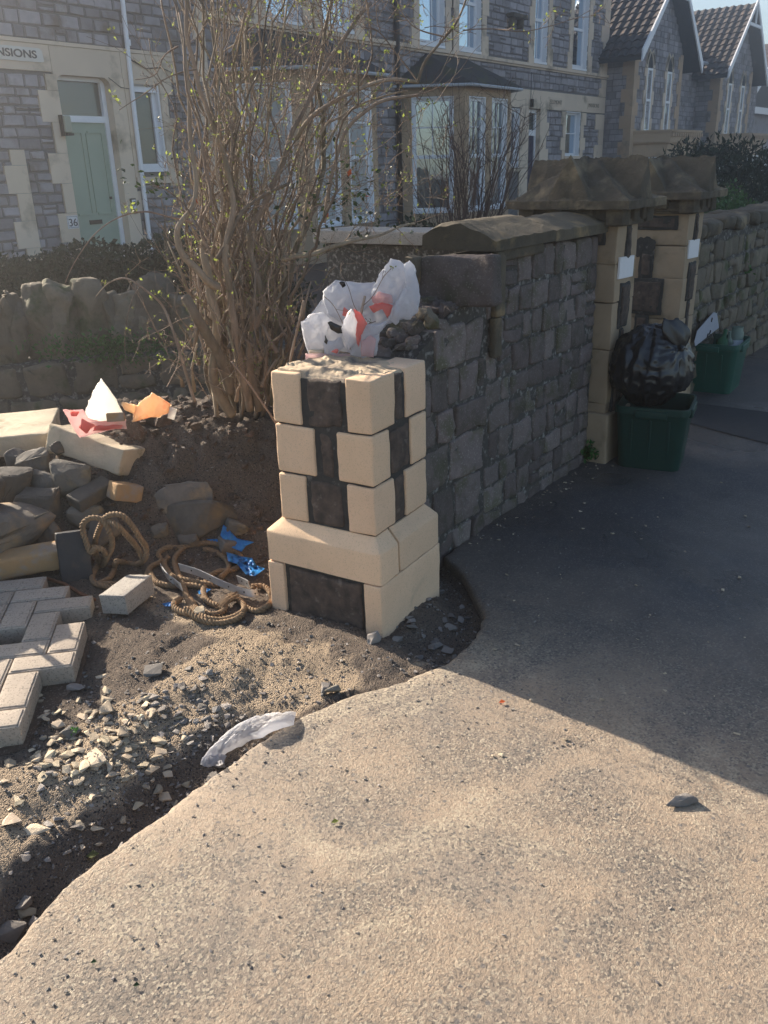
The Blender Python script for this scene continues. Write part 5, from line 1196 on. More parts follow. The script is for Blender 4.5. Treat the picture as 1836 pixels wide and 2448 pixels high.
# ------------------------------------------------------------ houses
YF = 11.5
def rects_minus(X0, X1, Z0, Z1, holes):
    xs_ = sorted(set([X0, X1]+[v for h in holes for v in h[:2] if X0 < v < X1])); zs_ = sorted(set([Z0, Z1]+[v for h in holes for v in h[2:] if Z0 < v < Z1])); out = []
    for a, b_2 in zip(xs_, xs_[1:]):
        for c_, d in zip(zs_, zs_[1:]):
            xm, zm = (a+b_2)/2, (c_+d)/2
            if not any(h[0] < xm < h[1] and h[2] < zm < h[3] for h in holes): out.append((a, b_2, c_, d))
    return out
def facade(par, X0, X1, Z0, Z1, holes, noston, y=YF, seed=1, rmin=.11, rmax=.19, wmin=.16, wmax=.36, sm='house_stone'):
    b = MB()
    for (a, c_, d, e) in rects_minus(X0, X1, Z0, Z1, holes): b.bb(a, c_, y, y+.30, d, e)
    b.build('wall', 'house_mortar', par)
    random.seed(seed); s = MB(); z = Z0
    while z < Z1-.02:
        h = random.uniform(rmin, rmax); x = X0-random.random()*.2
        while x < X1:
            w_ = random.uniform(wmin, wmax); x0, x1 = max(X0, x), min(X1, x+w_); x += w_
            if x1-x0 < .06: continue
            hh = [(z, z+h)] if random.random() > .12 else [(z, z+h*.55), (z+h*.55, z+h)]
            for (za, zb) in hh:
                zb = min(zb, Z1)
                for (rx0, rx1, rz0, rz1) in rects_minus(x0, x1, za, zb, [q for q in list(holes)+list(noston) if q[0] < x1 and q[1] > x0 and q[2] < zb and q[3] > za]):
                    if rx1-rx0 < .05 or rz1-rz0 < .04: continue
                    g_ = random.uniform(.008, .015); p = random.uniform(.012, .030); j = lambda: random.uniform(-.008, .008); a0, a1, c0, c1 = rx0+g_, rx1-g_, rz0+g_, rz1-g_; bv = .012
                    vs = [(a0+j(), y-.001, c0+j()), (a1+j(), y-.001, c0+j()), (a1+j(), y-.001, c1+j()), (a0+j(), y-.001, c1+j())]; vs += [(v[0]+(bv if i in (0, 3) else -bv), y-p+j()*.6, v[2]+(bv if i < 2 else -bv)) for i, v in enumerate(vs)]
                    s.add(vs, [(4, 5, 6, 7), (0, 1, 5, 4), (1, 2, 6, 5), (2, 3, 7, 6), (3, 0, 4, 7)])
        z += h
    s.build('stonework', sm, par)
def quoins(mb, x, side, z0, z1, y=YF, big=.26, small=.14, h=.30, pr=.034, start=0):
    z = z0; i = start
    while z < z1-.02:
        w_ = big if i % 2 == 0 else small; hh = min(h, z1-z)
        a, c_ = (x-w_, x) if side < 0 else (x, x+w_); mb.bb(a, c_, y-pr, y+.01, z, z+hh-.004); z += hh; i += 1
def window(par, x0, x1, z0, z1, y=YF, rec=.12, fw=.07, bars=(), sash=None, glass='window_glass', curtain=False, name='window', M=None, reveal=True):
    """white frame, recessed glass; M maps (x, depth, z) into world for the canted bays"""
    M = M or (lambda x, d, z: Vector((x, y+d, z)))
    def bx(mb, a, c_, d0, d1, e, f_):
        vs = [M(X_, Y_, Z_) for Z_ in (e, f_) for Y_ in (d0, d1) for X_ in (a, c_)]; mb.add(vs, [(0, 2, 3, 1), (4, 5, 7, 6), (0, 1, 5, 4), (2, 6, 7, 3), (0, 4, 6, 2), (1, 3, 7, 5)])
    f = MB()
    bx(f, x0, x0+fw, rec-.03, rec+.03, z0, z1); bx(f, x1-fw, x1, rec-.03, rec+.03, z0, z1); bx(f, x0+fw, x1-fw, rec-.03, rec+.03, z0, z0+fw); bx(f, x0+fw, x1-fw, rec-.03, rec+.03, z1-fw, z1)
    if sash: bx(f, x0+fw, x1-fw, rec-.035, rec+.025, sash-.035, sash+.035)
    for (k, v) in bars:
        if k == 'v': bx(f, v[0]-.012, v[0]+.012, rec-.02, rec+.01, v[1], v[2])
        else: bx(f, v[1], v[2], rec-.02, rec+.01, v[0]-.012, v[0]+.012)
    if reveal:
        bx(f, x0-.03, x0+.005, -.004, rec, z0, z1); bx(f, x1-.005, x1+.03, -.004, rec, z0, z1); bx(f, x0-.03, x1+.03, -.006, rec, z1-.004, z1+.02); bx(f, x0-.03, x1+.03, -.02, rec, z0-.05, z0)
    o = f.build(name, 'white_paint', par)
    g_ = MB(); bx(g_, x0+.02, x1-.02, rec+.004, rec+.02, z0+.02, z1-.02); g_.build('pane', glass, o)
    if curtain:
        c_ = MB(); n = 26; vs = []
        for i in range(n+1):
            for zz in (z0+.05, z1-.05): vs.append(M(lerp(x0+.05, x1-.05, i/n), rec-.004 if False else rec+.0035-.003*(i % 2), zz))
        c_.add(vs, [(2*i, 2*i+2, 2*i+3, 2*i+1) for i in range(n)]); c_.build('curtain', 'curtain', o)
    return o

# --- number 36
h36 = thing('terraced_house', (8, YF, 0), 'grey stone house at the left with the pale green door numbered 36', 'house')
door = (8.03, 8.93, .25, 2.86); w36 = (9.36, 9.82, 1.62, 2.80)
facade(h36, 4.6, 10.9, -.1, 7.2, [door, w36], [(4.6, 10.2, 2.88, 3.26), (7.86, 9.20, .25, 2.9), (9.12, 10.02, 1.40, 2.9)], seed=4)
d = MB()
d.bb(4.6, 10.18, YF-.045, YF+.01, 3.215, 3.262); d.bb(4.6, 7.98, YF-.030, YF+.01, 2.88, 3.21)
d.bb(7.985, 9.16, YF-.033, YF+.17, 2.856, 3.21); d.bb(9.165, 10.18, YF-.036, YF+.01, 2.86, 3.21)
z = .25; i = 0
while z < 2.86:
    w_ = .17 if i % 2 == 0 else .32; d.bb(8.03-w_, 8.034, YF-.034, YF+.16, z, min(z+.40, 2.858)-.004); z += .40; i += 1
d.bb(8.926, 9.17, YF-.034, YF+.16, .25, 2.858); quoins(d, 9.17, 1, .3, 1.3, big=.06, small=.0001, h=.35)
d.bb(9.18, 9.33, YF-.034, YF+.1, 1.36, 2.858); quoins(d, 9.85, 1, 1.36, 2.858, big=.24, small=.13, h=.33); d.bb(9.33, 9.85, YF-.034, YF+.1, 2.805, 2.858)
d.bb(9.18, 10.06, YF-.07, YF+.1, 1.40, 1.50)
quoins(d, 7.35, -1, -.1, 1.9, big=.34, small=.22, h=.36); quoins(d, 10.9, -1, -.1, 7.2)
for (cx_, sg) in ((8.03, 1), (8.93, -1)):    # rounded top corners of the doorway
    for k in range(5):
        a0 = R(90*k/5); a1 = R(90*(k+1)/5); r0 = .13; zc = 2.858-r0; xc_ = cx_+sg*r0
        p = [(cx_, 2.858), (xc_-sg*r0*math.cos(a0), zc+r0*math.sin(a0)), (xc_-sg*r0*math.cos(a1), zc+r0*math.sin(a1))]
        vs = [(q[0], yy, q[1]) for yy in (YF-.030, YF+.16) for q in p]; d.add(vs, [(0, 1, 2), (3, 5, 4), (1, 4, 5, 2)], .5)
d.build('dressings', 'bath_stone', h36)
b = MB(); pts = []
for (cx_, cz_, a0) in ((7.86-.05, 3.155-.05, 0), (7.86-.04, 2.985+.02, -90)):
    for k in range(6): a = R(90-18*k) if a0 == 0 else R(-18*k); pts.append((cx_+.05*math.cos(a), cz_+(.05 if a0 == 0 else .02)*math.sin(a)))
pts = [(6.15, 3.155)]+pts+[(6.15, 2.985)]; n = len(pts); vs = [(x, YF-.048, z) for x, z in pts]+[(x, YF-.02, z) for x, z in pts]
b.add(vs, [tuple(range(n))[::-1]]+[(i, n+i, n+(i+1) % n, (i+1) % n) for i in range(n)])
sg = b.build('sign', 'sign_board', h36)
def text(par, s, x, y, z, size, m, rot=None, ext=.004, sx=1., align='LEFT', name='lettering', bold=0):
    cu = bpy.data.curves.new(name, 'FONT'); cu.body = s; cu.size = size; cu.extrude = ext; cu.align_x = align; cu.offset = bold
    o = bpy.data.objects.new(name, cu); COL.objects.link(o); o.rotation_euler = rot or (R(90), 0, 0); dg = bpy.context.evaluated_depsgraph_get()
    me = bpy.data.meshes.new_from_object(o.evaluated_get(dg)); bpy.data.objects.remove(o); me.name = name
    o = bpy.data.objects.new(name, me); COL.objects.link(o); off = Vector(par.get('_w', (0, 0, 0))); o.parent = par
    o.location = Vector((x, y, z))-off; o.rotation_euler = rot or (R(90), 0, 0); o.scale = (sx, 1, 1); me.materials.clear(); me.materials.append(MATS[m]); return o
text(sg, 'MANSIONS', 7.77, YF-.050, 3.030, .132, 'dark_letters', align='RIGHT', sx=1.28, bold=.002)
# door
b = MB(); b.bb(8.08, 8.85, YF+.13, YF+.17, .25, 2.26); dr = b.build('door', 'green_door', h36)
b = MB()
for (a, c_) in ((8.17, 8.41), (8.52, 8.76)):
    for (e, f_) in ((1.02, 2.12),):
        b.bb(a-.03, a, YF+.115, YF+.13, e, f_); b.bb(c_, c_+.03, YF+.115, YF+.13, e, f_); b.bb(a, c_, YF+.115, YF+.13, e-.03, e); b.bb(a, c_, YF+.115, YF+.13, f_, f_+.03)
b.build('panel_moulding', 'green_door', dr); b = MB(); b.bb(8.34, 8.56, YF+.115, YF+.13, .86, .92); b.build('letterbox', 'black_iron', dr); b = MB(); b.rblock((8.77, YF+.11, 1.22), (.04, .03, .04), None, .01, 0); b.build('door_knob', 'black_iron', dr)
b = MB(); b.bb(8.03, 8.08, YF+.10, YF+.16, .25, 2.858); b.bb(8.85, 8.92, YF+.10, YF+.16, .25, 2.858); b.bb(8.08, 8.85, YF+.10, YF+.16, 2.262, 2.35); b.bb(8.08, 8.85, YF+.10, YF+.16, 2.80, 2.858)
fr = b.build('door_frame', 'white_paint', h36); b = MB(); b.bb(8.06, 8.87, YF+.165, YF+.18, 2.30, 2.83); b.build('transom_pane', 'lead_glass', fr)
window(h36, *w36, rec=.10, fw=.07, glass='lead_glass')
b = MB(); b.bb(9.37, 9.81, YF+.02, YF+.06, 2.70, 2.77); b.build('vent', 'white_paint', h36)
b = MB(); b.tube([(9.33, YF-.07, 7.0), (9.31, YF-.07, 3.9), (9.27, YF-.07, 2.3), (9.262, YF-.07, .40)], .035, 10); b.tube([(9.31, YF-.07, 3.3), (9.31, YF-.07, 3.38)], .045, 10); b.tube([(9.27, YF-.07, 1.6), (9.27, YF-.07, 1.66)], .045, 10); b.build('downpipe', 'white_paint', h36, smooth=True, angle=40)
b = MB(); b.rblock((8.035, YF-.10, 2.22), (.11, .10, .22), None, .02, 0); l = b.build('lantern', 'lantern_glass', h36); b = MB(); b.bb(7.99, 8.10, YF-.15, YF-.04, 2.075, 2.105); b.bb(7.965, 7.985, YF-.11, YF-.03, 2.07, 2.34); b.build('bracket', 'black_iron', l)
b = MB(); b.bb(7.84, 8.02, YF-.048, YF-.03, .83, 1.01); nt_ = b.build('number_tile', 'white_plaque', h36); text(nt_, '36', 7.93, YF-.050, .865, .15, 'dark_letters', align='CENTER')
b = MB()
for k in range(9):
    for (xx, zz) in ((7.855+k*.0187, .845), (7.855+k*.0187, .997), (7.852, .848+k*.0185), (8.008, .848+k*.0185)): b.bb(xx-.004, xx+.004, YF-.0515, YF-.047, zz-.004, zz+.004)
b.build('tile_border', 'dark_letters', nt_)
b = MB(); b.bb(9.005, 9.10, YF-.06, YF-.03, .98, 1.20); ic = b.build('intercom', 'black_iron', h36); b = MB(); b.bb(9.02, 9.09, YF-.066, YF-.058, 1.05, 1.18); b.build('speaker_plate', 'white_plaque', ic); b = MB(); b.rblock((9.055, YF-.07, 1.125), (.045, .012, .06), None, .005, 0); b.rblock((9.055, YF-.072, 1.125), (.03, .012, .012), None, .003, 0); b.build('button', 'black_iron', ic)
b = MB(); b.tube([(9.35, YF-.05, 3.12), (9.6, YF-.05, 3.02), (9.9, YF-.05, 3.05), (10.1, YF-.05, 3.0), (10.12, YF-.05, 2.4), (10.0, YF-.05, 1.4)], .008, 5); b.tube([(9.34, YF-.05, 2.72), (9.1, YF-.05, 2.74), (8.9, YF-.05, 2.86)], .005, 5); b.build('cables', 'black_iron', h36)
# --- bay houses
hB = thing('terraced_house', (19, YF, 0), 'grey stone house with two slate-roofed bay windows and a dark blue door', 'house')
UPW = [(12.4, 13.3, 3.98, 5.9), (13.9, 14.8, 3.98, 5.9), (17.08, 18.05, 3.98, 5.9), (18.66, 19.62, 3.98, 5.9), (22.32, 23.02, 3.98, 5.9), (24.6, 25.55, 3.98, 5.9)]
dB = (22.10, 22.76, .30, 2.86); wS = (21.17, 21.62, 1.45, 2.82); wR = (24.38, 25.32, 1.72, 2.84)
holes = UPW+[dB, wS, wR]
no = [(20.9, 27.0, 2.86, 3.32), (21.0, 23.05, .2, 3.0), (10.9, 27, 3.80, 3.95), (20.0, 21.2, 1.3, 3.3)]
facade(hB, 10.9, 27.0, -.1, 7.2, holes, no, seed=9, wmin=.2, wmax=.44)
d = MB(); d.bb(10.9, 27.02, YF-.09, YF+.01, 3.835, 3.905); d.bb(10.9, 27.0, YF-.05, YF+.01, 3.79, 3.83)
d.bb(20.95, 24.20, YF-.036, YF+.01, 2.87, 3.30); d.bb(24.205, 27.0, YF-.033, YF+.01, 2.87, 3.30)
d.bb(21.64, 22.104, YF-.034, YF+.14, .2, 2.868); d.bb(22.757, 23.08, YF-.034, YF+.14, .2, 2.868); d.bb(20.9, 21.15, YF-.034, YF+.14, 1.3, 2.868); d.bb(21.15, 21.64, YF-.06, YF+.14, 1.34, 1.44)
quoins(d, 23.08, 1, .9, 2.86, big=.20, small=.06, h=.33); quoins(d, 24.35, -1, 1.2, 2.86, big=.30, small=.18, h=.33); quoins(d, 25.35, 1, 1.2, 2.86, big=.34, small=.20, h=.33); d.bb(24.3, 25.4, YF-.07, YF+.1, 1.60, 1.70)
quoins(d, 27.0, -1, -.1, 2.86, big=.62, small=.36, h=.42); quoins(d, 27.0, -1, 3.31, 3.78, big=.5, small=.36, h=.24, pr=.036); quoins(d, 27.0, -1, 3.91, 7.2, big=.55, small=.36, h=.42)
for (a, c_, e, f_) in UPW: quoins(d, a-.03, -1, 3.91, 7.0, big=.30, small=.20, h=.42); quoins(d, c_+.03, 1, 3.91, 7.0, big=.30, small=.20, h=.42)
d.build('dressings', 'bath_stone', hB)
for (a, c_, s) in ((23.25, 24.0, 'ELLEMONT'), (25.72, 26.55, 'MANSIONS')):
    b = MB(); b.bb(a, c_, YF-.044, YF-.03, 2.96, 3.17); t_ = b.build('name_stone', 'bath_stone', hB); text(t_, s, (a+c_)/2, YF-.046, 3.01, .15, 'worn_letters', align='CENTER', sx=1.0)
for (a, c_, e, f_) in UPW: window(hB, a, c_, e, f_, rec=.14, fw=.09, sash=4.95, glass='sky_glass', bars=[('v', (c_-.30, e, f_))] if a < 24 else [])
window(hB, *wS, rec=.12, fw=.08); window(hB, *wR, rec=.14, fw=.06, bars=[('h', (2.30, wR[0], wR[1])), ('v', (24.62, 1.72, 2.84))], glass='sky_glass')
b = MB(); b.bb(22.14, 22.70, YF+.12, YF+.16, .3, 2.22); b.build('door', 'blue_door', hB); b = MB(); b.bb(22.10, 22.15, YF+.09, YF+.14, .3, 2.86); b.bb(22.68, 22.76, YF+.09, YF+.14, .3, 2.86); b.bb(22.15, 22.68, YF+.09, YF+.14, 2.22, 2.36); b.bb(22.15, 22.68, YF+.09, YF+.14, 2.77, 2.86)
fr = b.build('door_frame', 'white_paint', hB); b = MB(); b.bb(22.14, 22.70, YF+.142, YF+.155, 2.30, 2.80); b.build('transom_pane', 'lead_glass', fr)
b = MB(); b.rblock((22.12, YF-.10, 2.98), (.07, .08, .20), None, .01, 0); b.tube([(22.12, YF-.06, 3.05), (22.12, YF-.06, 3.7)], .008, 5); b.build('wall_lamp', 'black_iron', hB)
b = MB(); b.tube([(16.15, YF-.08, -.1), (16.15, YF-.08, 7.2)], .055, 10); b.build('downpipe', 'black_iron', hB, smooth=True)
for x in (21.2,):   # carved corbels
    b = MB(); b.rblock((x, YF-.10, 4.86), (.75, .22, .10), None, .02, .01); b.rblock((x-.22, YF-.07, 4.72), (.18, .16, .22), None, .05, .02); b.rblock((x+.22, YF-.07, 4.72), (.18, .16, .22), None, .05, .02); b.build('corbel', 'cap_stone', hB, smooth=True)
b = MB(); b.bb(14.86, 16.34, YF-.02, YF+.005, -.1, -.05); b.build('step', 'bath_stone', hB)
# solid bodies behind the fronts and slate roofs
for par, X0, X1 in ((h36, 4.6, 10.9), (hB, 10.9, 27.0)):
    b = MB(); b.bb(X0+.01, X1-.01, YF+.30, YF+8, -.1, 7.19); b.build('rear_walls', 'house_mortar', par)
    b = MB(); b.add([(X0, YF-.3, 7.1), (X1, YF-.3, 7.1), (X1, YF+4, 9.4), (X0, YF+4, 9.4), (X0, YF+8.3, 7.1), (X1, YF+8.3, 7.1)], [(0, 1, 2, 3), (3, 2, 5, 4), (0, 3, 4), (1, 5, 2), (0, 4, 5, 1)]); b.build('roof', 'slate_roof', par)
# canted bays
def bay(par, Xa, Xb, label=None, curt=True):
    c0 = Vector((Xa, YF, 0)); c1 = Vector((Xa+.82, YF-1.1, 0)); c2 = Vector((Xb-.82, YF-1.1, 0)); c3 = Vector((Xb, YF, 0)); b = MB()
    fr_ = MB(); cor = [c0, c1, c2, c3]
    bayp = MB()
    for i in range(3):
        a, c_ = cor[i], cor[i+1]; d_ = (c_-a).normalized(); L_ = (c_-a).length; nn_ = Vector((-d_.y, d_.x, 0))   # inward
        if nn_.y < 0: nn_ = -nn_
        M = lambda x, dp, z, a=a, d_=d_, nn_=nn_: Vector((a.x+d_.x*x+nn_.x*dp, a.y+d_.y*x+nn_.y*dp, z))
        wins = [(.24, L_-.24)] if i != 1 else [(.16, L_/2-.14), (L_/2+.14, L_-.16)]
        hl = [(w0, w1, .56, 2.90) for w0, w1 in wins]
        for (x0, x1, z0, z1) in rects_minus(0, L_, -.1, 3.12, hl):
            vs = [M(X_, Y_, Z_) for Z_ in (z0, z1) for Y_ in (0, .22) for X_ in (x0, x1)]; bayp.add(vs, [(0, 2, 3, 1), (4, 5, 7, 6), (0, 1, 5, 4), (2, 6, 7, 3), (0, 4, 6, 2), (1, 3, 7, 5)], .5)
        for (w0, w1) in wins:
            window(par, w0+.03, w1-.03, .62, 2.87, rec=.09, fw=.065, sash=1.72, M=M, bars=[('v', ((w0+w1)/2, 1.72, 2.87)), ('h', (2.3, w0, w1))] if not curt else [('h', (2.3, w0, w1)), ('h', (1.15, w0, w1))], glass='window_glass', curtain=curt)
            # rounded head of the white surround
            f = MB()
            for (cx_, sg_) in ((w0, 1), (w1, -1)):
                for k in range(4):
                    a0 = R(90*k/4); a1 = R(90*(k+1)/4); r0 = .12; zc = 2.90-r0; xc_ = cx_+sg_*r0; p = [(cx_, 2.90), (xc_-sg_*r0*math.cos(a0), zc+r0*math.sin(a0)), (xc_-sg_*r0*math.cos(a1), zc+r0*math.sin(a1))]
                    f.add([M(q[0], yy, q[1]) for yy in (-.003, .05) for q in p], [(0, 1, 2), (3, 5, 4), (1, 4, 5, 2)], .5)
            f.build('window_head', 'bay_stone', par)
    bayp.build('bay', 'bay_stone', par)
    ov = .22; o0, o1, o2, o3 = Vector((Xa-.25, YF-.0, 3.13)), Vector((Xa+.82-.12, YF-1.1-ov, 3.13)), Vector((Xb-.82+.12, YF-1.1-ov, 3.13)), Vector((Xb+.25, YF, 3.13))
    a0, a1 = Vector((Xa+1.0, YF, 3.80)), Vector((Xb-1.0, YF, 3.80)); b = MB(); dn = Vector((0, 0, -.03))
    b.add([o0, o1, o2, o3, a0, a1, o0+dn, o1+dn, o2+dn, o3+dn], [(0, 1, 4), (1, 2, 5, 4), (2, 3, 5), (0, 6, 7, 1), (1, 7, 8, 2), (2, 8, 9, 3), (6, 9, 8, 7)]); b.build('bay_roof', 'slate_roof', par)
    b = MB(); b.tube([o0+dn*1.6, o1+dn*1.6, o2+dn*1.6, o3+dn*1.6], .03, 6); b.build('gutter', 'gutter', par)
bay(hB, 16.32, 19.95, curt=False); bay(hB, 11.2, 14.82, curt=True)

# --- gabled villas to the right
def lancet(par, xc, w_, z0, z1, y):
    s = MB(); n = 8; hw = w_/2
    z = z0; i = 0
    while z < z1: 
        e = .22 if i % 2 == 0 else .12; s.bb(xc-hw-e, xc-hw, y-.03, y+.02, z, min(z+.38, z1)-.004); s.bb(xc+hw, xc+hw+e, y-.03, y+.02, z, min(z+.38, z1)-.004); z += .38; i += 1
    arc = []
    for k in range(n+1): t = k/n; arc.append((hw*(1-t**1.6), z1+.42*t**.75*1.0))
    for sg_ in (-1, 1):
        for (x0, za), (x1, zb) in zip(arc, arc[1:]):
            p = [(xc+sg_*x0, za), (xc+sg_*x1, zb), (xc+sg_*(x1+.16), zb+.10), (xc+sg_*(x0+.16), za+.02)]; vs = [(q[0], yy, q[1]) for yy in (y-.03, y+.02) for q in p]
            s.add(vs, [(0, 1, 2, 3), (4, 7, 6, 5), (3, 2, 6, 7), (0, 4, 5, 1)], .4)
    s.build('lancet_surround', 'bath_stone', par)
    window(par, xc-hw, xc+hw, z0, z1, y=y-.02, rec=.02, fw=.06, sash=lerp(z0, z1, .5), glass='window_glass', reveal=False)
    g_ = MB(); pts = [(xc-x, z) for x, z in arc]+[(xc+x, z) for x, z in arc[::-1]]; n_ = len(pts); g_.add([(x, y-.012, z) for x, z in pts], [tuple(range(n_))]); g_.build('lancet_head', 'dark_mortar', par)
def villa(X0, label, seed, full=True):
    yg = 10.65; X1 = X0+4.1; xc = (X0+X1)/2; t = thing('gabled_house', (xc, yg, 0), label, 'house', 'gabled stone villas'); slope = .93; ez = 4.75; ap = ez+(X1-X0)/2*slope
    b = MB(); b.add([(X0, yg, -.1), (X1, yg, -.1), (X1, yg, ez), (xc, yg, ap), (X0, yg, ez), (X0, YF+5, -.1), (X1, YF+5, -.1), (X1, YF+5, ez), (xc, YF+5, ap), (X0, YF+5, ez)], [(0, 1, 2, 3, 4), (1, 6, 7, 2), (5, 0, 4, 9), (9, 8, 7, 6, 5)])
    b.build('gable_wall', 'house_mortar', t)
    random.seed(seed); s = MB(); z = 0.
    while z < ap-.1:
        h = random.uniform(.14, .2); x = X0
        while x < X1:
            w_ = random.uniform(.2, .42); x0, x1 = x, min(X1, x+w_); x += w_; lim = ez+((X1-X0)/2-abs((x0+x1)/2-xc))*slope
            if z+h > lim or x1-x0 < .06: continue
            s.bb(x0+.01, x1-.01, yg-random.uniform(.012, .025), yg+.001, z+.01, z+h-.01)
        y = yg
        while y < YF:
            w_ = random.uniform(.18, .36); y1 = min(YF, y+w_)
            if z+h < ez and y1-y > .05: s.bb(X0-random.uniform(.012, .028), X0+.001, y+.01, y1-.01, z+.01, z+h-.01)
            y = y1
        z += h
    # main block set back to the right of the gable
    XR = X0+8.3
    b = MB(); b.bb(X1, XR, YF, YF+5, -.1, ez); b.build('side_wall', 'house_mortar', t)
    z = 0
    while z < ez-.2:
        h = random.uniform(.14, .2); x = X1
        while x < XR: w_ = random.uniform(.2, .42); s.bb(x+.01, min(XR, x+w_)-.01, YF-random.uniform(.012, .025), YF+.001, z+.01, z+h-.01); x += w_
        z += h
    s.build('stonework', 'house_stone', t)
    d = MB(); quoins(d, X1, -1, -.1, ez-.1, y=yg, big=.42, small=.26, h=.36); d.build('quoins', 'bay_stone', t); d = MB(); quoins(d, X0, 1, -.1, ez-.2, y=yg, big=.42, small=.26, h=.36)
    z = -.1; i = 0
    while z < ez-.2:
        e = .34 if i % 2 else .2; d.bb(X0-.034, X0+.005, yg-.034, yg+e, z, min(z+.36, ez-.2)-.004); z += .36; i += 1
    d.build('quoins', 'bay_stone', t)
    lancet(t, xc-.85, .42, 2.35, 4.1, yg-.02); lancet(t, xc+.85, .42, 2.35, 4.1, yg-.02)
    # small stone bay with parapet and dentils
    b = MB(); bx0, bx1, by = X0+.30, X1-.1, yg-.9; pr = [(bx0, yg), (bx0+.5, by), (bx1-.5, by), (bx1, yg)]
    for (g_, z0, z1) in ((0, -.1, .7), (0, 1.62, 2.0), (.06, 1.98, 2.02), (.10, 2.02, 2.30), (.14, 2.30, 2.36)):
        q = [(pr[0][0]-g_, yg+.0), (pr[1][0]-g_*.6, by-g_), (pr[2][0]+g_*.6, by-g_), (pr[3][0]+g_, yg)]; vs = [(x, y, z) for z in (z0, z1) for x, y in q]; b.add(vs, [(0, 1, 5, 4), (1, 2, 6, 5), (2, 3, 7, 6), (4, 5, 6, 7), (3, 2, 1, 0)], .5)
    for (x, y) in pr[1:3]: b.bb(x-.16, x+.16, y, y+.3, .7, 1.62)
    b.bb(xc-.12, xc+.12, by+.01, by+.3, .7, 1.62)
    for i in range(14): x = lerp(pr[1][0], pr[2][0], i/13); b.bb(x-.05, x+.05, by-.17, by-.09, 2.17, 2.28)
    b.build('bay', 'bay_stone', t)
    for (w0, w1) in ((pr[1][0]+.17, xc-.13), (xc+.13, pr[2][0]-.17)): window(t, w0, w1, .72, 1.60, y=by, rec=.12, fw=.06, glass='window_glass', reveal=False, curtain=True)
    a, c_ = Vector((pr[0][0], pr[0][1], 0)), Vector((pr[1][0]-.1, pr[1][1]+.05, 0)); d_ = (c_-a).normalized(); nn_ = Vector((-d_.y, d_.x, 0)); nn_ = nn_ if nn_.y > 0 else -nn_
    window(t, .1, (c_-a).length-.05, .72, 1.60, M=lambda x, dp, z: Vector((a.x+d_.x*x+nn_.x*dp, a.y+d_.y*x+nn_.y*dp, z)), rec=.06, fw=.06, curtain=True, reveal=False)
    # roofs: gable roof and the tiled slope facing the street
    yb = 10.2; ovx = .62
    r_2 = MB(); 
    for sg_ in (-1, 1):
        e0 = Vector((xc+sg_*((X1-X0)/2+ovx), yb, ez-ovx*slope+.10)); k0 = Vector((xc, yb, ap+.10)); th_ = Vector((0, 0, -.10)); back = Vector((0, 5, 0))
        r_2.add([e0, k0, k0+back, e0+back, e0+th_, k0+th_, k0+back+th_, e0+back+th_], [(0, 1, 2, 3), (4, 7, 6, 5), (0, 4, 5, 1), (0, 3, 7, 4)])
    r_2.build('gable_roof', 'roof_tile', t)
    bb_ = MB()
    for sg_ in (-1, 1):
        e0 = Vector((xc+sg_*((X1-X0)/2+ovx+.02), 0, ez-ovx*slope-.04)); k0 = Vector((xc, 0, ap+.10)); dd = Vector((0, 0, .30)); vs = [Vector((p.x, yy, p.z)) for yy in (yb-.04, yb+.01) for p in (e0, k0, k0+dd*.5, e0+dd)]
        bb_.add(vs, [(0, 1, 2, 3), (4, 7, 6, 5), (0, 4, 5, 1), (3, 2, 6, 7), (0, 3, 7, 4)])
    vs = []; 
    bb_.box((xc, yb-.02, ap-.62), (1.45, .05, .10)); bb_.box((xc, yb-.02, ap-.30), (.08, .05, .6)); 
    bb_.build('barge_board', 'white_paint', t)
    # pantile courses on the slope facing the camera: real stepped, wavy rows
    rt_ = MB(); pa = math.atan(slope); per = .26; ex = Vector((X0-ovx-.03, yb, ez-ovx*slope+.10)); us = Vector((math.cos(pa), 0, math.sin(pa))); un = Vector((-math.sin(pa), 0, math.cos(pa)))
    SL = ((X1-X0)/2+ovx)/math.cos(pa); dlen = .30; rows = int(SL/dlen); ny = int(5.0/.0433)
    for r0 in range(rows):
        vs = []
        for i in range(ny+1):
            yy = i*.0433; wv_ = .030*math.sin(2*math.pi*yy/per)+.012*math.sin(4*math.pi*yy/per+.8)
            for (l, h_) in ((r0*dlen, .065+wv_), (r0*dlen, .0), ((r0+1)*dlen+.03, .020+wv_)): vs.append(ex+Vector((0, yy, 0))+us*l+un*h_)
        base = len(rt_.v); rt_.v += [tuple(v) for v in vs]
        for i in range(ny):
            k = 3*i+base; va = (math.sin(int(yy and (i*.0433/per))*12.9+r0*78.2+seed)*43758.5) % 1
            rt_.f += [(k, k+3, k+5, k+2), (k+1, k+4, k+3, k)]; rt_.a += [va, va]
    rt_.build('roof_tiles', 'roof_tile', t)
    b = MB(); b.add([(X1-.5, YF-.4, ez-.1), (XR+.5, YF-.4, ez-.1), (XR+.5, YF+3, ez+2), (X1-.5, YF+3, ez+2)], [(0, 1, 2, 3)]); b.build('main_roof', 'roof_tile', t)
    b = MB(); b.tube([(X1-.4, YF-.42, ez-.05), (XR, YF-.42, ez-.05)], .06, 6); b.tube([(X1+.30, YF-.75, ez-.65), (X1+.1, YF-.2, ez-1.0)], .04, 6); b.build('gutter', 'gutter', t)
    # lean-to porch between the gables
    b = MB(); b.add([(X1+.4, YF, 1.9), (X1+3.4, YF, 1.9), (X1+3.6, YF-1.6, 1.25), (X1+.3, YF-1.6, 1.25)], [(0, 3, 2, 1)]); b.build('porch_roof', 'slate_roof', t)
    b = MB(); b.bb(X1+.3, X1+3.6, YF-1.62, YF-1.54, 1.15, 1.24)
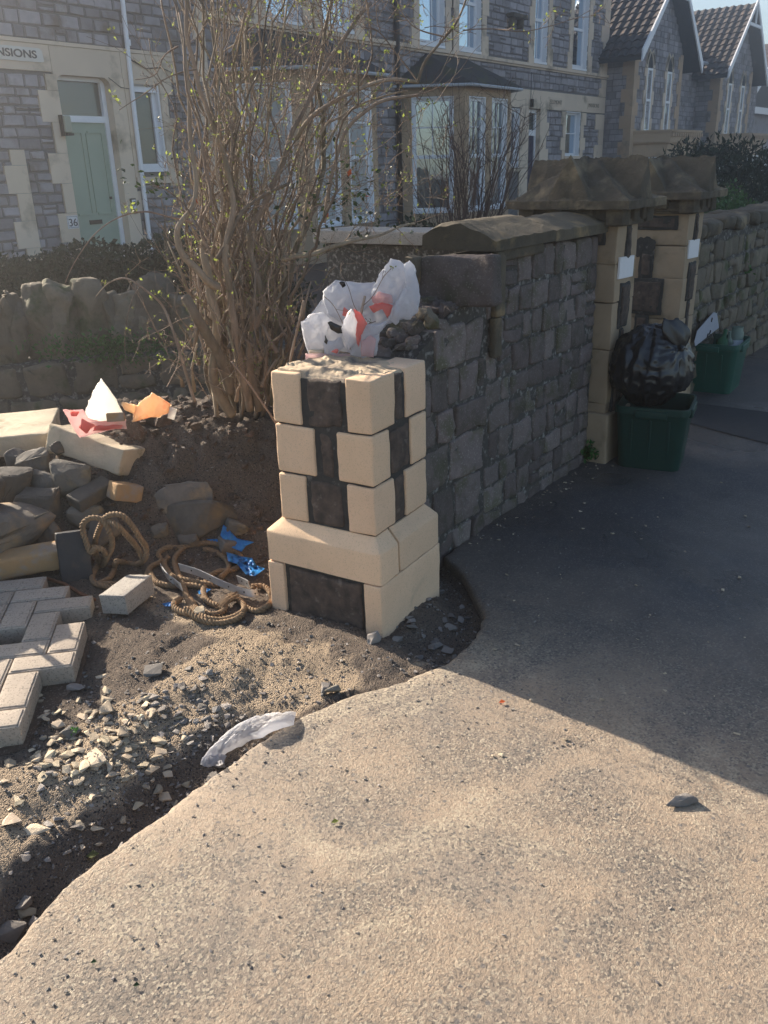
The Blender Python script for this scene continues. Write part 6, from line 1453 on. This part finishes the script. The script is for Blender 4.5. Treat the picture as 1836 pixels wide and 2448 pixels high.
    for i in range(9): b.bb(X1+.35+i*.38, X1+.42+i*.38, YF-1.6, YF-1.55, -.1, 1.15)
    b.build('porch_frame', 'white_paint', t); b = MB(); b.bb(X1+.36, X1+3.4, YF-1.56, YF-1.545, .3, 1.15); b.build('porch_glass', 'window_glass', t)
    return t
villa(27.02, 'gabled stone house with white barge boards, next to the long grey house', 1)
villa(35.32, 'second gabled stone house, farther along with a dark overhanging right eave', 2)
# distant house with the arched white gable at the right edge
dh = thing('gabled_house', (50, 11, 0), 'distant house at the right edge with a low white gable and a chimney', 'house')
b = MB(); q0 = onY(1606, 236, 13.0); x0 = q0.x; b.bb(x0, x0+11, 13.0, 19, -.1, q0.z); b.build('wall', 'house_stone', dh)
b = MB(); zt = q0.z; b.add([(x0-.5, 12.7, zt), (x0+5.5, 12.7, zt+3.3), (x0+11.5, 12.7, zt), (x0-.5, 19, zt), (x0+5.5, 19, zt+3.3), (x0+11.5, 19, zt)], [(0, 1, 4, 3), (1, 2, 5, 4), (0, 2, 1), (3, 4, 5)]); b.build('roof', 'roof_tile', dh)
b = MB()
for sg_ in (-1, 1): 
    a = Vector((x0+5.5+sg_*6, 12.66, zt)); c_ = Vector((x0+5.5, 12.66, zt+3.3)); b.add([a, c_, c_+Vector((0, 0, .35)), a+Vector((0, 0, .35)), a+Vector((0, .05, 0)), c_+Vector((0, .05, 0)), c_+Vector((0, .05, .35)), a+Vector((0, .05, .35))], [(0, 1, 2, 3), (4, 7, 6, 5), (0, 4, 5, 1), (3, 2, 6, 7)])
b.bb(x0-.3, x0+11, 12.62, 12.67, zt-.18, zt+.12)
b.build('barge_board', 'white_paint', dh)
q1 = onY(1648, 120, 15.0); b = MB(); b.bb(q1.x, q1.x+1.6, 15, 16, zt, q1.z); b.bb(q1.x-.1, q1.x+1.7, 14.9, 16.1, q1.z-.5, q1.z-.25); b.build('chimney', 'house_stone', dh)

# ------------------------------------------------------------ volume added to stand in for a lens flare veil
hm = bpy.data.materials.new('flare_haze'); hm.use_nodes = True; nt = hm.node_tree; nt.nodes.remove(nt.nodes['Principled BSDF'])
pvn = nt.nodes.new('ShaderNodeVolumePrincipled'); pvn.inputs['Color'].default_value = (.95, .96, 1, 1); pvn.inputs['Density'].default_value = FLARE_HAZE; pvn.inputs['Anisotropy'].default_value = .80
nt.links.new(pvn.outputs[0], nt.nodes['Material Output'].inputs['Volume']); MATS['flare_haze'] = hm
b = MB(); b.bb(-8, 70, -9, 26, -1.2, 13); tag(b.build('flare_haze', 'flare_haze'), 'thin air volume added to imitate a lens flare veil', None, None, 'stuff')
for o in bpy.data.objects:
    if '_w' in o: del o['_w']
